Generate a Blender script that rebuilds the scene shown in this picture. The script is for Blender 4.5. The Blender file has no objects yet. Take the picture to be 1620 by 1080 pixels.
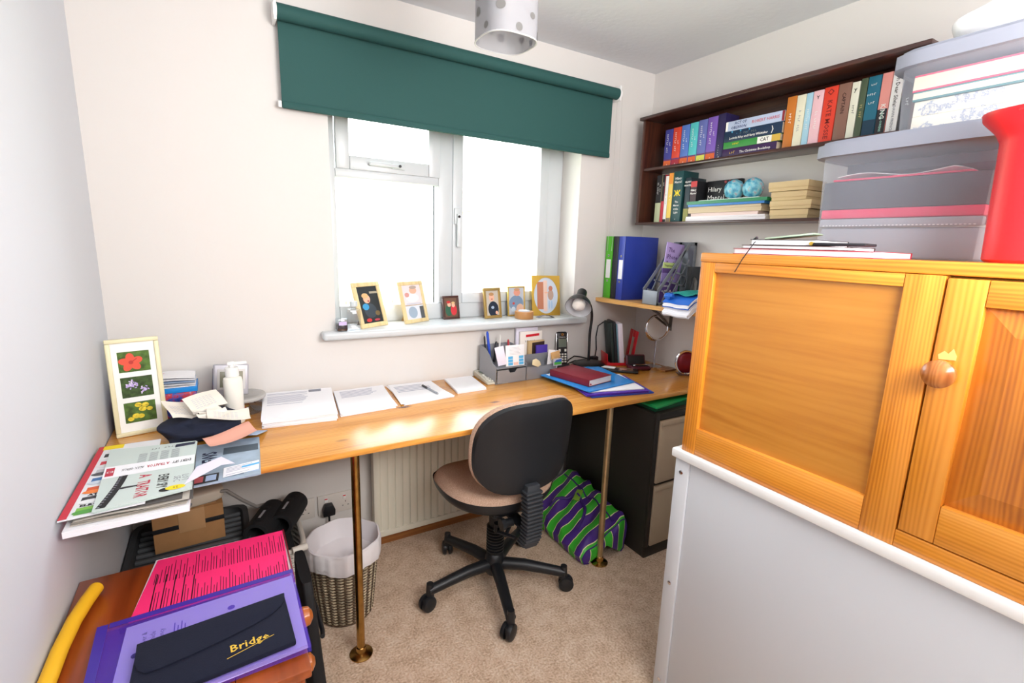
import bpy, bmesh, math, random
from mathutils import Matrix, Vector
random.seed(7)
PI = math.pi
SC = bpy.context.scene
COL = SC.collection

# ------------------------------------------------------------------ camera
def cam_basis(yaw, pitch, roll):
    f = Vector((math.sin(yaw)*math.cos(pitch), math.cos(yaw)*math.cos(pitch), math.sin(pitch)))
    r = Vector((math.cos(yaw), -math.sin(yaw), 0)); u = r.cross(f)
    r2 = r*math.cos(roll)+u*math.sin(roll)
    return r2, r2.cross(f), f
cd = bpy.data.cameras.new('camera'); cam = bpy.data.objects.new('camera', cd); COL.objects.link(cam)
r_, u_, f_ = cam_basis(.5438, -.1959, .0323)
cam.matrix_world = Matrix(((r_.x, u_.x, -f_.x, .3251), (r_.y, u_.y, -f_.y, -2.0482), (r_.z, u_.z, -f_.z, 1.3765), (0, 0, 0, 1)))
cd.sensor_fit = 'HORIZONTAL'; cd.sensor_width = 36; cd.lens = 36*774.98/1620; cd.clip_start = .02
SC.camera = cam

# ------------------------------------------------------------------ world, lights, exposure
W = bpy.data.worlds.new('overcast_sky'); SC.world = W; W.use_nodes = True
bg = W.node_tree.nodes['Background']; bg.inputs[0].default_value = (.90, .96, 1, 1); bg.inputs[1].default_value = 6.5
SC.view_settings.view_transform = 'Standard'; SC.view_settings.look = 'None'
SC.view_settings.exposure = 0.6; SC.view_settings.gamma = 1; SC.view_settings.use_curve_mapping = False
def area(name, loc, target, sx, sy, power, color=(1, 1, 1)):
    l = bpy.data.lights.new(name, 'AREA'); l.shape = 'RECTANGLE'; l.size = sx; l.size_y = sy; l.energy = power; l.color = color
    o = bpy.data.objects.new(name, l); COL.objects.link(o); o.location = loc
    o.rotation_euler = (Vector(target)-Vector(loc)).to_track_quat('-Z', 'Y').to_euler(); return o
area('bounced_flash', (1.05, -2.75, 1.95), (1.55, -.5, .5), 1.6, .6, 20, (1, .985, .965))
area('ceiling_bounce', (1.2, -2.2, 1.55), (1.25, -1.3, 2.28), .7, .5, 22, (1, .985, .975))
pt = area('window_portal', (1.33, .30, 1.5), (1.33, -1, 1.5), 1.3, 1.1, 1); pt.data.cycles.is_portal = True

# ------------------------------------------------------------------ materials
def lin(c):
    if isinstance(c, str): c = [int(c[i:i+2], 16)/255 for i in (0, 2, 4)]
    return tuple((x/12.92 if x <= .04045 else ((x+.055)/1.055)**2.4) for x in c)+(1,)
_M = {}
def mat(name, color='808080', rough=.6, metal=0, bump=0, bscale=200, var=0, vscale=8, coat=0, alpha=None, trans=0, ior=1.45, sheen=0):
    if name in _M: return _M[name]
    m = bpy.data.materials.new(name); m.use_nodes = True; nt = m.node_tree; b = nt.nodes['Principled BSDF']
    c = lin(color); b.inputs['Base Color'].default_value = c
    b.inputs['Roughness'].default_value = rough; b.inputs['Metallic'].default_value = metal; b.inputs['IOR'].default_value = ior
    if coat: b.inputs['Coat Weight'].default_value = coat; b.inputs['Coat Roughness'].default_value = .12
    if alpha is not None: b.inputs['Alpha'].default_value = alpha
    if trans: b.inputs['Transmission Weight'].default_value = trans
    if sheen: b.inputs['Sheen Weight'].default_value = sheen
    if bump or var:
        tc = nt.nodes.new('ShaderNodeTexCoord')
        if bump:
            n = nt.nodes.new('ShaderNodeTexNoise'); n.inputs['Scale'].default_value = bscale; n.inputs['Detail'].default_value = 3
            nt.links.new(tc.outputs['Object'], n.inputs['Vector'])
            bp = nt.nodes.new('ShaderNodeBump'); bp.inputs['Strength'].default_value = bump; bp.inputs['Distance'].default_value = .002
            nt.links.new(n.outputs['Fac'], bp.inputs['Height']); nt.links.new(bp.outputs[0], b.inputs['Normal'])
        if var:
            n = nt.nodes.new('ShaderNodeTexNoise'); n.inputs['Scale'].default_value = vscale; n.inputs['Detail'].default_value = 4
            nt.links.new(tc.outputs['Object'], n.inputs['Vector'])
            rp = nt.nodes.new('ShaderNodeValToRGB'); nt.links.new(n.outputs['Fac'], rp.inputs[0])
            rp.color_ramp.elements[0].position = .3; rp.color_ramp.elements[1].position = .7
            rp.color_ramp.elements[0].color = tuple(x*(1-var) for x in c[:3])+(1,)
            rp.color_ramp.elements[1].color = tuple(min(1, x*(1+var)) for x in c[:3])+(1,)
            nt.links.new(rp.outputs[0], b.inputs['Base Color'])
    _M[name] = m; return m
def ramp(nt, src, stops):
    rp = nt.nodes.new('ShaderNodeValToRGB'); nt.links.new(src, rp.inputs[0]); e = rp.color_ramp.elements
    e[0].position, e[0].color = stops[0][0], lin(stops[0][1]); e[1].position, e[1].color = stops[-1][0], lin(stops[-1][1])
    for p, c in stops[1:-1]: x = e.new(p); x.color = lin(c)
    return rp
def wood(name, light, mid, dark, axis='X', scale=1.0, rough=.35, coat=0, knots=0, contrast=1, ring=26):
    if name in _M: return _M[name]
    m = bpy.data.materials.new(name); m.use_nodes = True; nt = m.node_tree; b = nt.nodes['Principled BSDF']
    tc = nt.nodes.new('ShaderNodeTexCoord'); mp = nt.nodes.new('ShaderNodeMapping')
    s = {'X': (.06, 1, 1), 'Y': (1, .06, 1), 'Z': (1, 1, .06)}[axis]
    mp.inputs['Scale'].default_value = tuple(k*scale for k in s); nt.links.new(tc.outputs['Object'], mp.inputs['Vector'])
    wv = nt.nodes.new('ShaderNodeTexWave'); wv.wave_type = 'BANDS'; wv.bands_direction = {'X': 'Y', 'Y': 'Z', 'Z': 'Y'}[axis]
    wv.inputs['Scale'].default_value = ring; wv.inputs['Distortion'].default_value = 26; wv.inputs['Detail'].default_value = 2; wv.inputs['Detail Scale'].default_value = 9/ring*1.2
    nt.links.new(mp.outputs[0], wv.inputs['Vector'])
    nz = nt.nodes.new('ShaderNodeTexNoise'); nz.inputs['Scale'].default_value = 60; nz.inputs['Detail'].default_value = 5
    nt.links.new(mp.outputs[0], nz.inputs['Vector'])
    mx = nt.nodes.new('ShaderNodeMath'); mx.operation = 'MULTIPLY_ADD'; mx.inputs[1].default_value = .17*contrast
    nt.links.new(wv.outputs['Fac'], mx.inputs[0])
    nb = nt.nodes.new('ShaderNodeTexNoise'); nb.inputs['Scale'].default_value = 13; nb.inputs['Detail'].default_value = 2
    nt.links.new(mp.outputs[0], nb.inputs['Vector'])
    m2 = nt.nodes.new('ShaderNodeMath'); m2.operation = 'MULTIPLY'; m2.inputs[1].default_value = .35
    m3 = nt.nodes.new('ShaderNodeMath'); m3.operation = 'MULTIPLY_ADD'; m3.inputs[1].default_value = .64*contrast; nt.links.new(nb.outputs['Fac'], m3.inputs[0]); nt.links.new(m2.outputs[0], m3.inputs[2])
    nt.links.new(nz.outputs['Fac'], m2.inputs[0]); nt.links.new(m3.outputs[0], mx.inputs[2])
    rp = ramp(nt, mx.outputs[0], [(.17+.275*contrast-.13, light), (.17+.40*contrast, mid), (.17+.53*contrast+.10, dark)]); out = rp.outputs[0]
    if knots:
        mp2 = nt.nodes.new('ShaderNodeMapping'); s2 = {'X': (.45, 1, 1), 'Y': (1, .45, 1), 'Z': (1, 1, .45)}[axis]
        mp2.inputs['Scale'].default_value = s2; nt.links.new(tc.outputs['Object'], mp2.inputs['Vector'])
        vo = nt.nodes.new('ShaderNodeTexVoronoi'); vo.inputs['Scale'].default_value = 7; nt.links.new(mp2.outputs[0], vo.inputs['Vector'])
        sp = nt.nodes.new('ShaderNodeSeparateColor'); nt.links.new(vo.outputs['Color'], sp.inputs[0])
        gt = nt.nodes.new('ShaderNodeMath'); gt.operation = 'GREATER_THAN'; gt.inputs[1].default_value = 1-knots; nt.links.new(sp.outputs[0], gt.inputs[0])
        kr = nt.nodes.new('ShaderNodeMapRange'); kr.inputs['From Min'].default_value = .05; kr.inputs['From Max'].default_value = .11
        kr.inputs['To Min'].default_value = 1; kr.inputs['To Max'].default_value = 0; nt.links.new(vo.outputs['Distance'], kr.inputs['Value'])
        ml = nt.nodes.new('ShaderNodeMath'); ml.operation = 'MULTIPLY'; nt.links.new(gt.outputs[0], ml.inputs[0]); nt.links.new(kr.outputs[0], ml.inputs[1])
        mi = nt.nodes.new('ShaderNodeMix'); mi.data_type = 'RGBA'; nt.links.new(ml.outputs[0], mi.inputs[0])
        nt.links.new(out, mi.inputs[6]); mi.inputs[7].default_value = lin('6B3A1B'); out = mi.outputs[2]
    nt.links.new(out, b.inputs['Base Color']); b.inputs['Roughness'].default_value = rough
    if coat: b.inputs['Coat Weight'].default_value = coat; b.inputs['Coat Roughness'].default_value = .18
    _M[name] = m; return m
def fabric(name, a, b_, scale=120, rough=.9):
    if name in _M: return _M[name]
    m = bpy.data.materials.new(name); m.use_nodes = True; nt = m.node_tree; b = nt.nodes['Principled BSDF']
    tc = nt.nodes.new('ShaderNodeTexCoord'); n = nt.nodes.new('ShaderNodeTexNoise'); n.inputs['Scale'].default_value = scale; n.inputs['Detail'].default_value = 6
    nt.links.new(tc.outputs['Object'], n.inputs['Vector']); rp = ramp(nt, n.outputs['Fac'], [(.35, a), (.65, b_)])
    nt.links.new(rp.outputs[0], b.inputs['Base Color']); b.inputs['Roughness'].default_value = rough
    bp = nt.nodes.new('ShaderNodeBump'); bp.inputs['Strength'].default_value = .5; bp.inputs['Distance'].default_value = .004
    nt.links.new(n.outputs['Fac'], bp.inputs['Height']); nt.links.new(bp.outputs[0], b.inputs['Normal'])
    _M[name] = m; return m
def carpet_mat():
    m = bpy.data.materials.new('carpet'); m.use_nodes = True; nt = m.node_tree; b = nt.nodes['Principled BSDF']
    tc = nt.nodes.new('ShaderNodeTexCoord')
    n1 = nt.nodes.new('ShaderNodeTexNoise'); n1.inputs['Scale'].default_value = 130; n1.inputs['Detail'].default_value = 8
    n2 = nt.nodes.new('ShaderNodeTexNoise'); n2.inputs['Scale'].default_value = 18; n2.inputs['Detail'].default_value = 4
    for n in (n1, n2): nt.links.new(tc.outputs['Object'], n.inputs['Vector'])
    ad = nt.nodes.new('ShaderNodeMath'); ad.operation = 'MULTIPLY_ADD'; ad.inputs[1].default_value = .65
    h = nt.nodes.new('ShaderNodeMath'); h.operation = 'MULTIPLY'; h.inputs[1].default_value = .35; nt.links.new(n2.outputs['Fac'], h.inputs[0])
    nt.links.new(n1.outputs['Fac'], ad.inputs[0]); nt.links.new(h.outputs[0], ad.inputs[2])
    rp = ramp(nt, ad.outputs[0], [(.36, 'B89A80'), (.5, 'D8BCA2'), (.64, 'EAD6C2')])
    nt.links.new(rp.outputs[0], b.inputs['Base Color']); b.inputs['Roughness'].default_value = .95
    bp = nt.nodes.new('ShaderNodeBump'); bp.inputs['Strength'].default_value = .8; bp.inputs['Distance'].default_value = .006
    nt.links.new(n1.outputs['Fac'], bp.inputs['Height']); nt.links.new(bp.outputs[0], b.inputs['Normal']); return m
def glass_mat(name, tint=(1, 1, 1), refl=.08):
    if name in _M: return _M[name]
    m = bpy.data.materials.new(name); m.use_nodes = True; nt = m.node_tree
    for n in list(nt.nodes): nt.nodes.remove(n)
    o = nt.nodes.new('ShaderNodeOutputMaterial'); t = nt.nodes.new('ShaderNodeBsdfTransparent'); t.inputs[0].default_value = tint+(1,)
    g = nt.nodes.new('ShaderNodeBsdfGlossy'); g.inputs['Roughness'].default_value = .02; x = nt.nodes.new('ShaderNodeMixShader')
    x.inputs[0].default_value = refl; nt.links.new(t.outputs[0], x.inputs[1]); nt.links.new(g.outputs[0], x.inputs[2]); nt.links.new(x.outputs[0], o.inputs[0])
    _M[name] = m; return m
def stripe_mat(ax):
    if 'stripe'+ax in _M: return _M['stripe'+ax]
    m = bpy.data.materials.new('green_purple_stripes'); m.use_nodes = True; nt = m.node_tree; b = nt.nodes['Principled BSDF']
    tc = nt.nodes.new('ShaderNodeTexCoord'); n = nt.nodes.new('ShaderNodeTexNoise'); n.inputs['Scale'].default_value = 9
    nt.links.new(tc.outputs['Object'], n.inputs['Vector'])
    sx = nt.nodes.new('ShaderNodeSeparateXYZ'); nt.links.new(tc.outputs['Object'], sx.inputs[0])
    c = nt.nodes.new('ShaderNodeMath'); c.operation = 'MULTIPLY_ADD'; c.inputs[1].default_value = .018; nt.links.new(n.outputs['Fac'], c.inputs[0]); nt.links.new(sx.outputs[ax], c.inputs[2])
    d = nt.nodes.new('ShaderNodeMath'); d.operation = 'MULTIPLY'; d.inputs[1].default_value = 12.5; nt.links.new(c.outputs[0], d.inputs[0])
    f = nt.nodes.new('ShaderNodeMath'); f.operation = 'FRACT'; nt.links.new(d.outputs[0], f.inputs[0])
    rp = ramp(nt, f.outputs[0], [(0, '3DBB35'), (.46, 'F0EDB4'), (.50, '4A2A86'), (.96, 'F0EDB4')]); rp.color_ramp.interpolation = 'CONSTANT'
    nt.links.new(rp.outputs[0], b.inputs['Base Color']); b.inputs['Roughness'].default_value = .4; _M['stripe'+ax] = m; return m
def toile_mat():
    m = bpy.data.materials.new('cream_toile_paper'); m.use_nodes = True; nt = m.node_tree; b = nt.nodes['Principled BSDF']
    tc = nt.nodes.new('ShaderNodeTexCoord'); n = nt.nodes.new('ShaderNodeTexNoise'); n.inputs['Scale'].default_value = 26; n.inputs['Detail'].default_value = 9; n.inputs['Roughness'].default_value = .8
    n2 = nt.nodes.new('ShaderNodeTexNoise'); n2.inputs['Scale'].default_value = 11
    for q in (n, n2): nt.links.new(tc.outputs['Object'], q.inputs['Vector'])
    ml = nt.nodes.new('ShaderNodeMath'); ml.operation = 'MULTIPLY'; nt.links.new(n.outputs['Fac'], ml.inputs[0]); nt.links.new(n2.outputs['Fac'], ml.inputs[1])
    rp = ramp(nt, ml.outputs[0], [(.30, 'F6F0DC'), (.33, '8C9CC0'), (.37, 'F0EAD8')])
    nt.links.new(rp.outputs[0], b.inputs['Base Color']); return m
def globe_mat():
    m = bpy.data.materials.new('blue_floral_tin'); m.use_nodes = True; nt = m.node_tree; b = nt.nodes['Principled BSDF']
    tc = nt.nodes.new('ShaderNodeTexCoord'); n = nt.nodes.new('ShaderNodeTexNoise'); n.inputs['Scale'].default_value = 38; n.inputs['Detail'].default_value = 5
    nt.links.new(tc.outputs['Object'], n.inputs['Vector'])
    rp = ramp(nt, n.outputs['Fac'], [(.36, '2F7FA8'), (.46, '66B8D0'), (.55, '9AD4DE'), (.62, 'C78F9C'), (.70, 'E8EEF0')])
    nt.links.new(rp.outputs[0], b.inputs['Base Color']); b.inputs['Roughness'].default_value = .3; return m

# ------------------------------------------------------------------ mesh helpers
def box_vf(x0, x1, y0, y1, z0, z1, bev=0, seg=2):
    bm = bmesh.new(); bmesh.ops.create_cube(bm, size=1)
    for v in bm.verts: v.co = Vector(((x0+x1)/2+v.co.x*(x1-x0), (y0+y1)/2+v.co.y*(y1-y0), (z0+z1)/2+v.co.z*(z1-z0)))
    if bev:
        bev = min(bev, .49*min(abs(x1-x0), abs(y1-y0), abs(z1-z0)))
        bmesh.ops.bevel(bm, geom=list(bm.edges), offset=bev, segments=seg, affect='EDGES', profile=.5)
    bm.verts.index_update(); r = ([v.co.copy() for v in bm.verts], [[v.index for v in f.verts] for f in bm.faces]); bm.free(); return r
def prism_vf(poly, z0, z1, bev=0):
    bm = bmesh.new(); n = len(poly)
    b = [bm.verts.new((p[0], p[1], z0)) for p in poly]; t = [bm.verts.new((p[0], p[1], z1)) for p in poly]
    ar = sum(poly[i][0]*poly[(i+1) % n][1]-poly[(i+1) % n][0]*poly[i][1] for i in range(n))
    if ar < 0: b.reverse(); t.reverse()
    bm.faces.new(list(reversed(b))); bm.faces.new(t)
    for i in range(n): bm.faces.new((b[i], b[(i+1) % n], t[(i+1) % n], t[i]))
    if bev: bmesh.ops.bevel(bm, geom=list(bm.edges), offset=bev, segments=2, affect='EDGES', profile=.5)
    bm.verts.index_update(); r = ([v.co.copy() for v in bm.verts], [[v.index for v in f.verts] for f in bm.faces]); bm.free(); return r
def tube_vf(pts, rad, n=10, caps=True, closed=False):
    pts = [Vector(p) for p in pts]; N = len(pts); vs = []; fs = []; prev = None
    for i, p in enumerate(pts):
        if closed: t = pts[(i+1) % N]-pts[i-1]
        else: t = pts[min(i+1, N-1)]-pts[max(i-1, 0)]
        t.normalize()
        if prev is None:
            a = Vector((0, 0, 1)) if abs(t.z) < .9 else Vector((1, 0, 0)); u = t.cross(a).normalized()
        else: u = (prev-t*prev.dot(t)).normalized()
        prev = u; w = t.cross(u); r = rad(i/(N-1)) if callable(rad) else rad
        for k in range(n): vs.append(p+u*(math.cos(2*PI*k/n)*r)+w*(math.sin(2*PI*k/n)*r))
    M = N if closed else N-1
    for i in range(M):
        for k in range(n):
            a = i*n+k; b = i*n+(k+1) % n; c = ((i+1) % N)*n+(k+1) % n; d = ((i+1) % N)*n+k; fs.append([a, b, c, d])
    if caps and not closed: fs.append(list(range(n))[::-1]); fs.append([(N-1)*n+k for k in range(n)])
    return vs, fs
def cyl_vf(p0, p1, r0, r1=None, n=24, caps=True):
    r1 = r0 if r1 is None else r1
    return tube_vf([p0, p1], lambda t: r0+(r1-r0)*t, n, caps)
def lathe_vf(prof, n=32, sx=1, sy=1, power=None, cap=True):
    vs = []; fs = []; m = len(prof)
    for r, z in prof:
        for k in range(n):
            a = 2*PI*k/n; c, s = math.cos(a), math.sin(a); q = 1
            if power: q = 1/((abs(c)**power+abs(s)**power)**(1/power))
            vs.append(Vector((r*c*q*sx, r*s*q*sy, z)))
    for i in range(m-1):
        for k in range(n): fs.append([i*n+k, i*n+(k+1) % n, (i+1)*n+(k+1) % n, (i+1)*n+k])
    if not cap: return vs, fs
    if prof[0][0] > 1e-5: fs.append(list(range(n))[::-1])
    if prof[-1][0] > 1e-5: fs.append([(m-1)*n+k for k in range(n)])
    return vs, fs
def grid_vf(fn, nu, nv, thick=0):
    vs = [Vector(fn(i/nu, j/nv)) for i in range(nu+1) for j in range(nv+1)]
    fs = [[i*(nv+1)+j, (i+1)*(nv+1)+j, (i+1)*(nv+1)+j+1, i*(nv+1)+j+1] for i in range(nu) for j in range(nv)]
    if thick:
        o = len(vs); bm = bmesh.new(); V = [bm.verts.new(v) for v in vs]; [bm.faces.new([V[k] for k in f]) for f in fs]
        bm.normal_update(); low = [v-b.normal*thick for v, b in zip(vs, V)]; bm.free()
        top = list(fs); vs = vs+low; fs = fs+[[k+o for k in f][::-1] for f in top]
        rim = [i*(nv+1) for i in range(nu+1)]+[nu*(nv+1)+j for j in range(1, nv+1)]+[i*(nv+1)+nv for i in range(nu-1, -1, -1)]+[j for j in range(nv-1, 0, -1)]
        for k in range(len(rim)): a, b = rim[k], rim[(k+1) % len(rim)]; fs.append([b, a, a+o, b+o])
    return vs, fs
def blob_vf(cx, cy, cz, rx, ry, rz, e=1, n=24, m=14, wob=0, seed=0):
    rnd = random.Random(seed); ph = [rnd.uniform(0, 6.28) for _ in range(6)]
    sg = lambda v: math.copysign(abs(v)**e, v); vs = []; fs = []
    for i in range(m+1):
        t = -PI/2+PI*i/m
        for k in range(n):
            a = 2*PI*k/n; w = 1+wob*(math.sin(3*a+ph[0]+2*t)*.5+math.sin(5*a+ph[1]-3*t)*.35+math.sin(7*t+ph[2]+2*a)*.3)
            vs.append(Vector((cx+rx*sg(math.cos(t))*sg(math.cos(a))*w, cy+ry*sg(math.cos(t))*sg(math.sin(a))*w, cz+rz*sg(math.sin(t))*w)))
    for i in range(m):
        for k in range(n): fs.append([i*n+k, i*n+(k+1) % n, (i+1)*n+(k+1) % n, (i+1)*n+k])
    return vs, fs
def mframe(o, xd, yd):
    x = Vector(xd).normalized(); y = Vector(yd).normalized(); z = x.cross(y).normalized(); y = z.cross(x)
    return Matrix(((x.x, y.x, z.x, o[0]), (x.y, y.y, z.y, o[1]), (x.z, y.z, z.z, o[2]), (0, 0, 0, 1)))
FACE_L = ((0, -1, 0), (0, 0, 1))       # reads level, faces -x
SPINE_L = ((0, 0, -1), (0, -1, 0))     # reads downwards, faces -x
FACE_F = ((1, 0, 0), (0, 0, 1))        # reads level, faces -y
_T = {}
def text_vf(s, size, align='CENTER', bold=0, squeeze=1):
    if s[0] == '~':
        r = random.Random(hash(s[1:]) % 97 if False else int(s[1:])); v = []; f = []; n = int(s[1:]); w = .62*squeeze; x = -n*w/2
        for k in range(n):
            if r.random() < .15 and k: x += w; continue
            h = r.choice((.32, .34, .24)); o = len(v); v += [Vector((x+.06, -.30, 0)), Vector((x+.06+.12, -.30, 0)), Vector((x+.18, h, 0)), Vector((x+.06, h, 0))]; f.append([o, o+1, o+2, o+3])
            o = len(v); z0 = r.choice((-.30, -.02, h-.1)); v += [Vector((x+.16, z0, 0)), Vector((x+.48, z0, 0)), Vector((x+.48, z0+.1, 0)), Vector((x+.16, z0+.1, 0))]; f.append([o, o+1, o+2, o+3]); x += w
        return [p*size for p in v], f
    key = (s, align, bold)
    if key not in _T:
        c = bpy.data.curves.new('t', 'FONT'); c.body = s; c.size = 1; c.align_x = align; c.align_y = 'CENTER'; c.resolution_u = 1; c.offset = bold
        o = bpy.data.objects.new('t', c); COL.objects.link(o); dg = bpy.context.evaluated_depsgraph_get()
        me = bpy.data.meshes.new_from_object(o.evaluated_get(dg)); _T[key] = ([v.co.copy() for v in me.vertices], [list(p.vertices) for p in me.polygons])
        bpy.data.objects.remove(o); bpy.data.curves.remove(c); bpy.data.meshes.remove(me)
    v, f = _T[key]; return [Vector((p.x*size*squeeze, p.y*size, 0)) for p in v], f
class MB:
    def __init__(s): s.v = []; s.f = []; s.m = []; s.mats = []
    def add(s, vf, m, M=None):
        if m not in s.mats: s.mats.append(m)
        k = s.mats.index(m); o = len(s.v); v, f = vf
        s.v += [(M @ p) if M is not None else p for p in v]; s.f += [[i+o for i in q] for q in f]; s.m += [k]*len(f); return s
    def box(s, x0, x1, y0, y1, z0, z1, m, bev=0, M=None, seg=2): return s.add(box_vf(x0, x1, y0, y1, z0, z1, bev, seg), m, M)
    def cyl(s, p0, p1, r0, m, r1=None, n=24, M=None): return s.add(cyl_vf(p0, p1, r0, r1, n), m, M)
    def tube(s, pts, r, m, n=10, closed=False, M=None): return s.add(tube_vf(pts, r, n, True, closed), m, M)
    def lathe(s, prof, m, n=32, M=None, **k): return s.add(lathe_vf(prof, n, **k), m, M)
    def prism(s, poly, z0, z1, m, bev=0, M=None): return s.add(prism_vf(poly, z0, z1, bev), m, M)
    def text(s, t, size, m, o, d, align='CENTER', bold=0, squeeze=1): return s.add(text_vf(t, size, align, bold, squeeze), m, mframe(o, *d))
    def quad(s, pts, m, M=None): return s.add(([Vector(p) for p in pts], [list(range(len(pts)))]), m, M)
    def disc(s, cx, cy, rx, ry, z, m, n=20, M=None, a=0):
        return s.add(([Vector((cx+rx*math.cos(2*PI*k/n)*math.cos(a)-ry*math.sin(2*PI*k/n)*math.sin(a), cy+rx*math.cos(2*PI*k/n)*math.sin(a)+ry*math.sin(2*PI*k/n)*math.cos(a), z)) for k in range(n)], [list(range(n))]), m, M)
    def build(s, name, parent=None, loc=(0, 0, 0), rz=0, smooth=True, M=None):
        me = bpy.data.meshes.new(name); me.from_pydata([tuple(p) for p in s.v], [], s.f)
        for m in s.mats: me.materials.append(m)
        me.polygons.foreach_set('material_index', s.m)
        if smooth: me.polygons.foreach_set('use_smooth', [True]*len(s.f)); me.update(); me.set_sharp_from_angle(angle=math.radians(35))
        me.update(); o = bpy.data.objects.new(name, me); COL.objects.link(o)
        if M is not None: o.matrix_basis = M
        else: o.location = loc; o.rotation_euler = (0, 0, rz)
        if parent is not None: o.parent = parent
        return o
def tag(o, label, cat, group=None):
    o['label'] = label; o['category'] = cat
    if group: o['group'] = group
    return o
def thing(name, label, cat, loc=(0, 0, 0), rz=0, group=None):
    o = bpy.data.objects.new(name, None); o.empty_display_size = .05; COL.objects.link(o); o.location = loc; o.rotation_euler = (0, 0, rz)
    return tag(o, label, cat, group)
def struct(o): o['kind'] = 'structure'; return o
def quadstack(mb, q, z0, z1, m, n=1, jit=0, seed=0):
    """n sheets of the quad q one above the other, each a little turned"""
    r = random.Random(seed); h = (z1-z0)/n; cx = sum(p[0] for p in q)/4; cy = sum(p[1] for p in q)/4
    for i in range(n):
        a = r.uniform(-jit, jit); dx = r.uniform(-jit, jit)*.1; dy = r.uniform(-jit, jit)*.1; c, s = math.cos(a), math.sin(a)
        mb.prism([(cx+dx+(x-cx)*c-(y-cy)*s, cy+dy+(x-cx)*s+(y-cy)*c) for x, y in q], z0+i*h, z0+(i+1)*h-.0002, m)
def inlines(mb, q, z, m, n=10, u0=.08, u1=.92, v0=.08, v1=.92, th=.22, seed=0):
    """printed lines on the top face of quad q (corners: 0 origin, 1 along u, 3 along v)"""
    r = random.Random(seed); P = lambda u, v: tuple((q[0][k]*(1-u)+q[1][k]*u)*(1-v)+(q[3][k]*(1-u)+q[2][k]*u)*v for k in (0, 1))+(z,)
    for i in range(n):
        v = v0+(v1-v0)*(i+.5)/n; h = (v1-v0)/n*th; e = u1-r.random()*.25*(u1-u0)
        if r.random() < .12: continue
        mb.quad([P(u0, v-h), P(e, v-h), P(e, v+h), P(u0, v+h)], m)

WHITE = mat('white_paper', 'F2F2F6', .8); BLACKP = mat('black_plastic', '1B1C20', .42); BLACK = mat('black_print', '16161A', .6)
GREYINK = mat('grey_ink', '8A8C96', .8); RED = mat('red_plastic', 'D21F2C', .35); CHROME = mat('chrome', 'D8D8DC', .12, 1)
CREAMPG = mat('page_edges', 'E9DCC2', .9); NAVY = mat('navy_card', '1B2140', .6); LILAC = mat('faint_print', 'B8BACB', .8)
PURPLE = mat('purple_plastic', '5B3FC4', .25); YELL = mat('yellow_print', 'F2D61E', .6); GOLD = mat('brass_gold', 'D9B24A', .28, .85)
UPVC = mat('white_upvc', 'CACFD2', .3); GLASS = glass_mat('window_glass', (1, 1, 1), .05); CLEAR = glass_mat('clear_plastic', (.90, .92, .94), .14)

# ------------------------------------------------------------------ the room
RW, RH, YB = 2.398, 2.282, -3.1
wallm = mat('wall_paint', 'D9D5D1', .75, bump=.12, bscale=60)
wallb = mat('wall_paint_cool_shade', 'D2D6DC', .75, bump=.12, bscale=60)  # left wall paint, its cool bluish shade put into the colour
ceilm = mat('ceiling_paint', 'DADCE0', .85, bump=.5, bscale=45)
WX0, WX1, WZ0, WZ1, WD = .725, 1.934, 1.0, 1.97, .30
m = MB(); m.box(-.1, RW+.1, YB-.1, .3, -.1, 0, carpet_mat()); struct(m.build('floor'))
m = MB(); m.box(-.1, RW+.1, YB-.1, .3, RH, RH+.1, ceilm); struct(m.build('ceiling'))
m = MB(); m.box(-.1, 0, YB-.1, .3, 0, RH, wallb); struct(m.build('wall_left'))
m = MB(); m.box(RW, RW+.1, YB-.1, .3, 0, RH, wallm); struct(m.build('wall_right'))
m = MB(); m.box(0, RW, YB-.1, YB, 0, RH, wallm); struct(m.build('wall_front'))
m = MB()
m.box(0, WX0, 0, WD, 0, RH, wallm); m.box(WX1, RW, 0, WD, 0, RH, wallm); m.box(WX0, WX1, 0, WD, 0, WZ0-.03, wallm); m.box(WX0, WX1, 0, WD, WZ1, RH, wallm)
struct(m.build('wall_back', smooth=False))
skm = wood('skirting_wood', 'B07842', '9C6231', '7E4B24', 'X')
m = MB(); m.box(0.001, RW-.001, -.016, -.0005, 0, .05, skm, .003); struct(m.build('baseboard_back'))
m = MB(); m.box(0.0005, .016, YB, -.017, 0, .05, skm, .003); struct(m.build('baseboard_left'))
m = MB(); m.box(RW-.016, RW-.0005, YB, -.017, 0, .05, skm, .003); struct(m.build('baseboard_right'))
# sill
m = MB(); m.box(.665, 1.99, -.062, -.0005, .979, 1.012, UPVC, .012, seg=4); m.box(WX0+.001, WX1-.001, -.01, .17, .979, 1.012, UPVC); struct(m.build('trim_1'))

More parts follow.
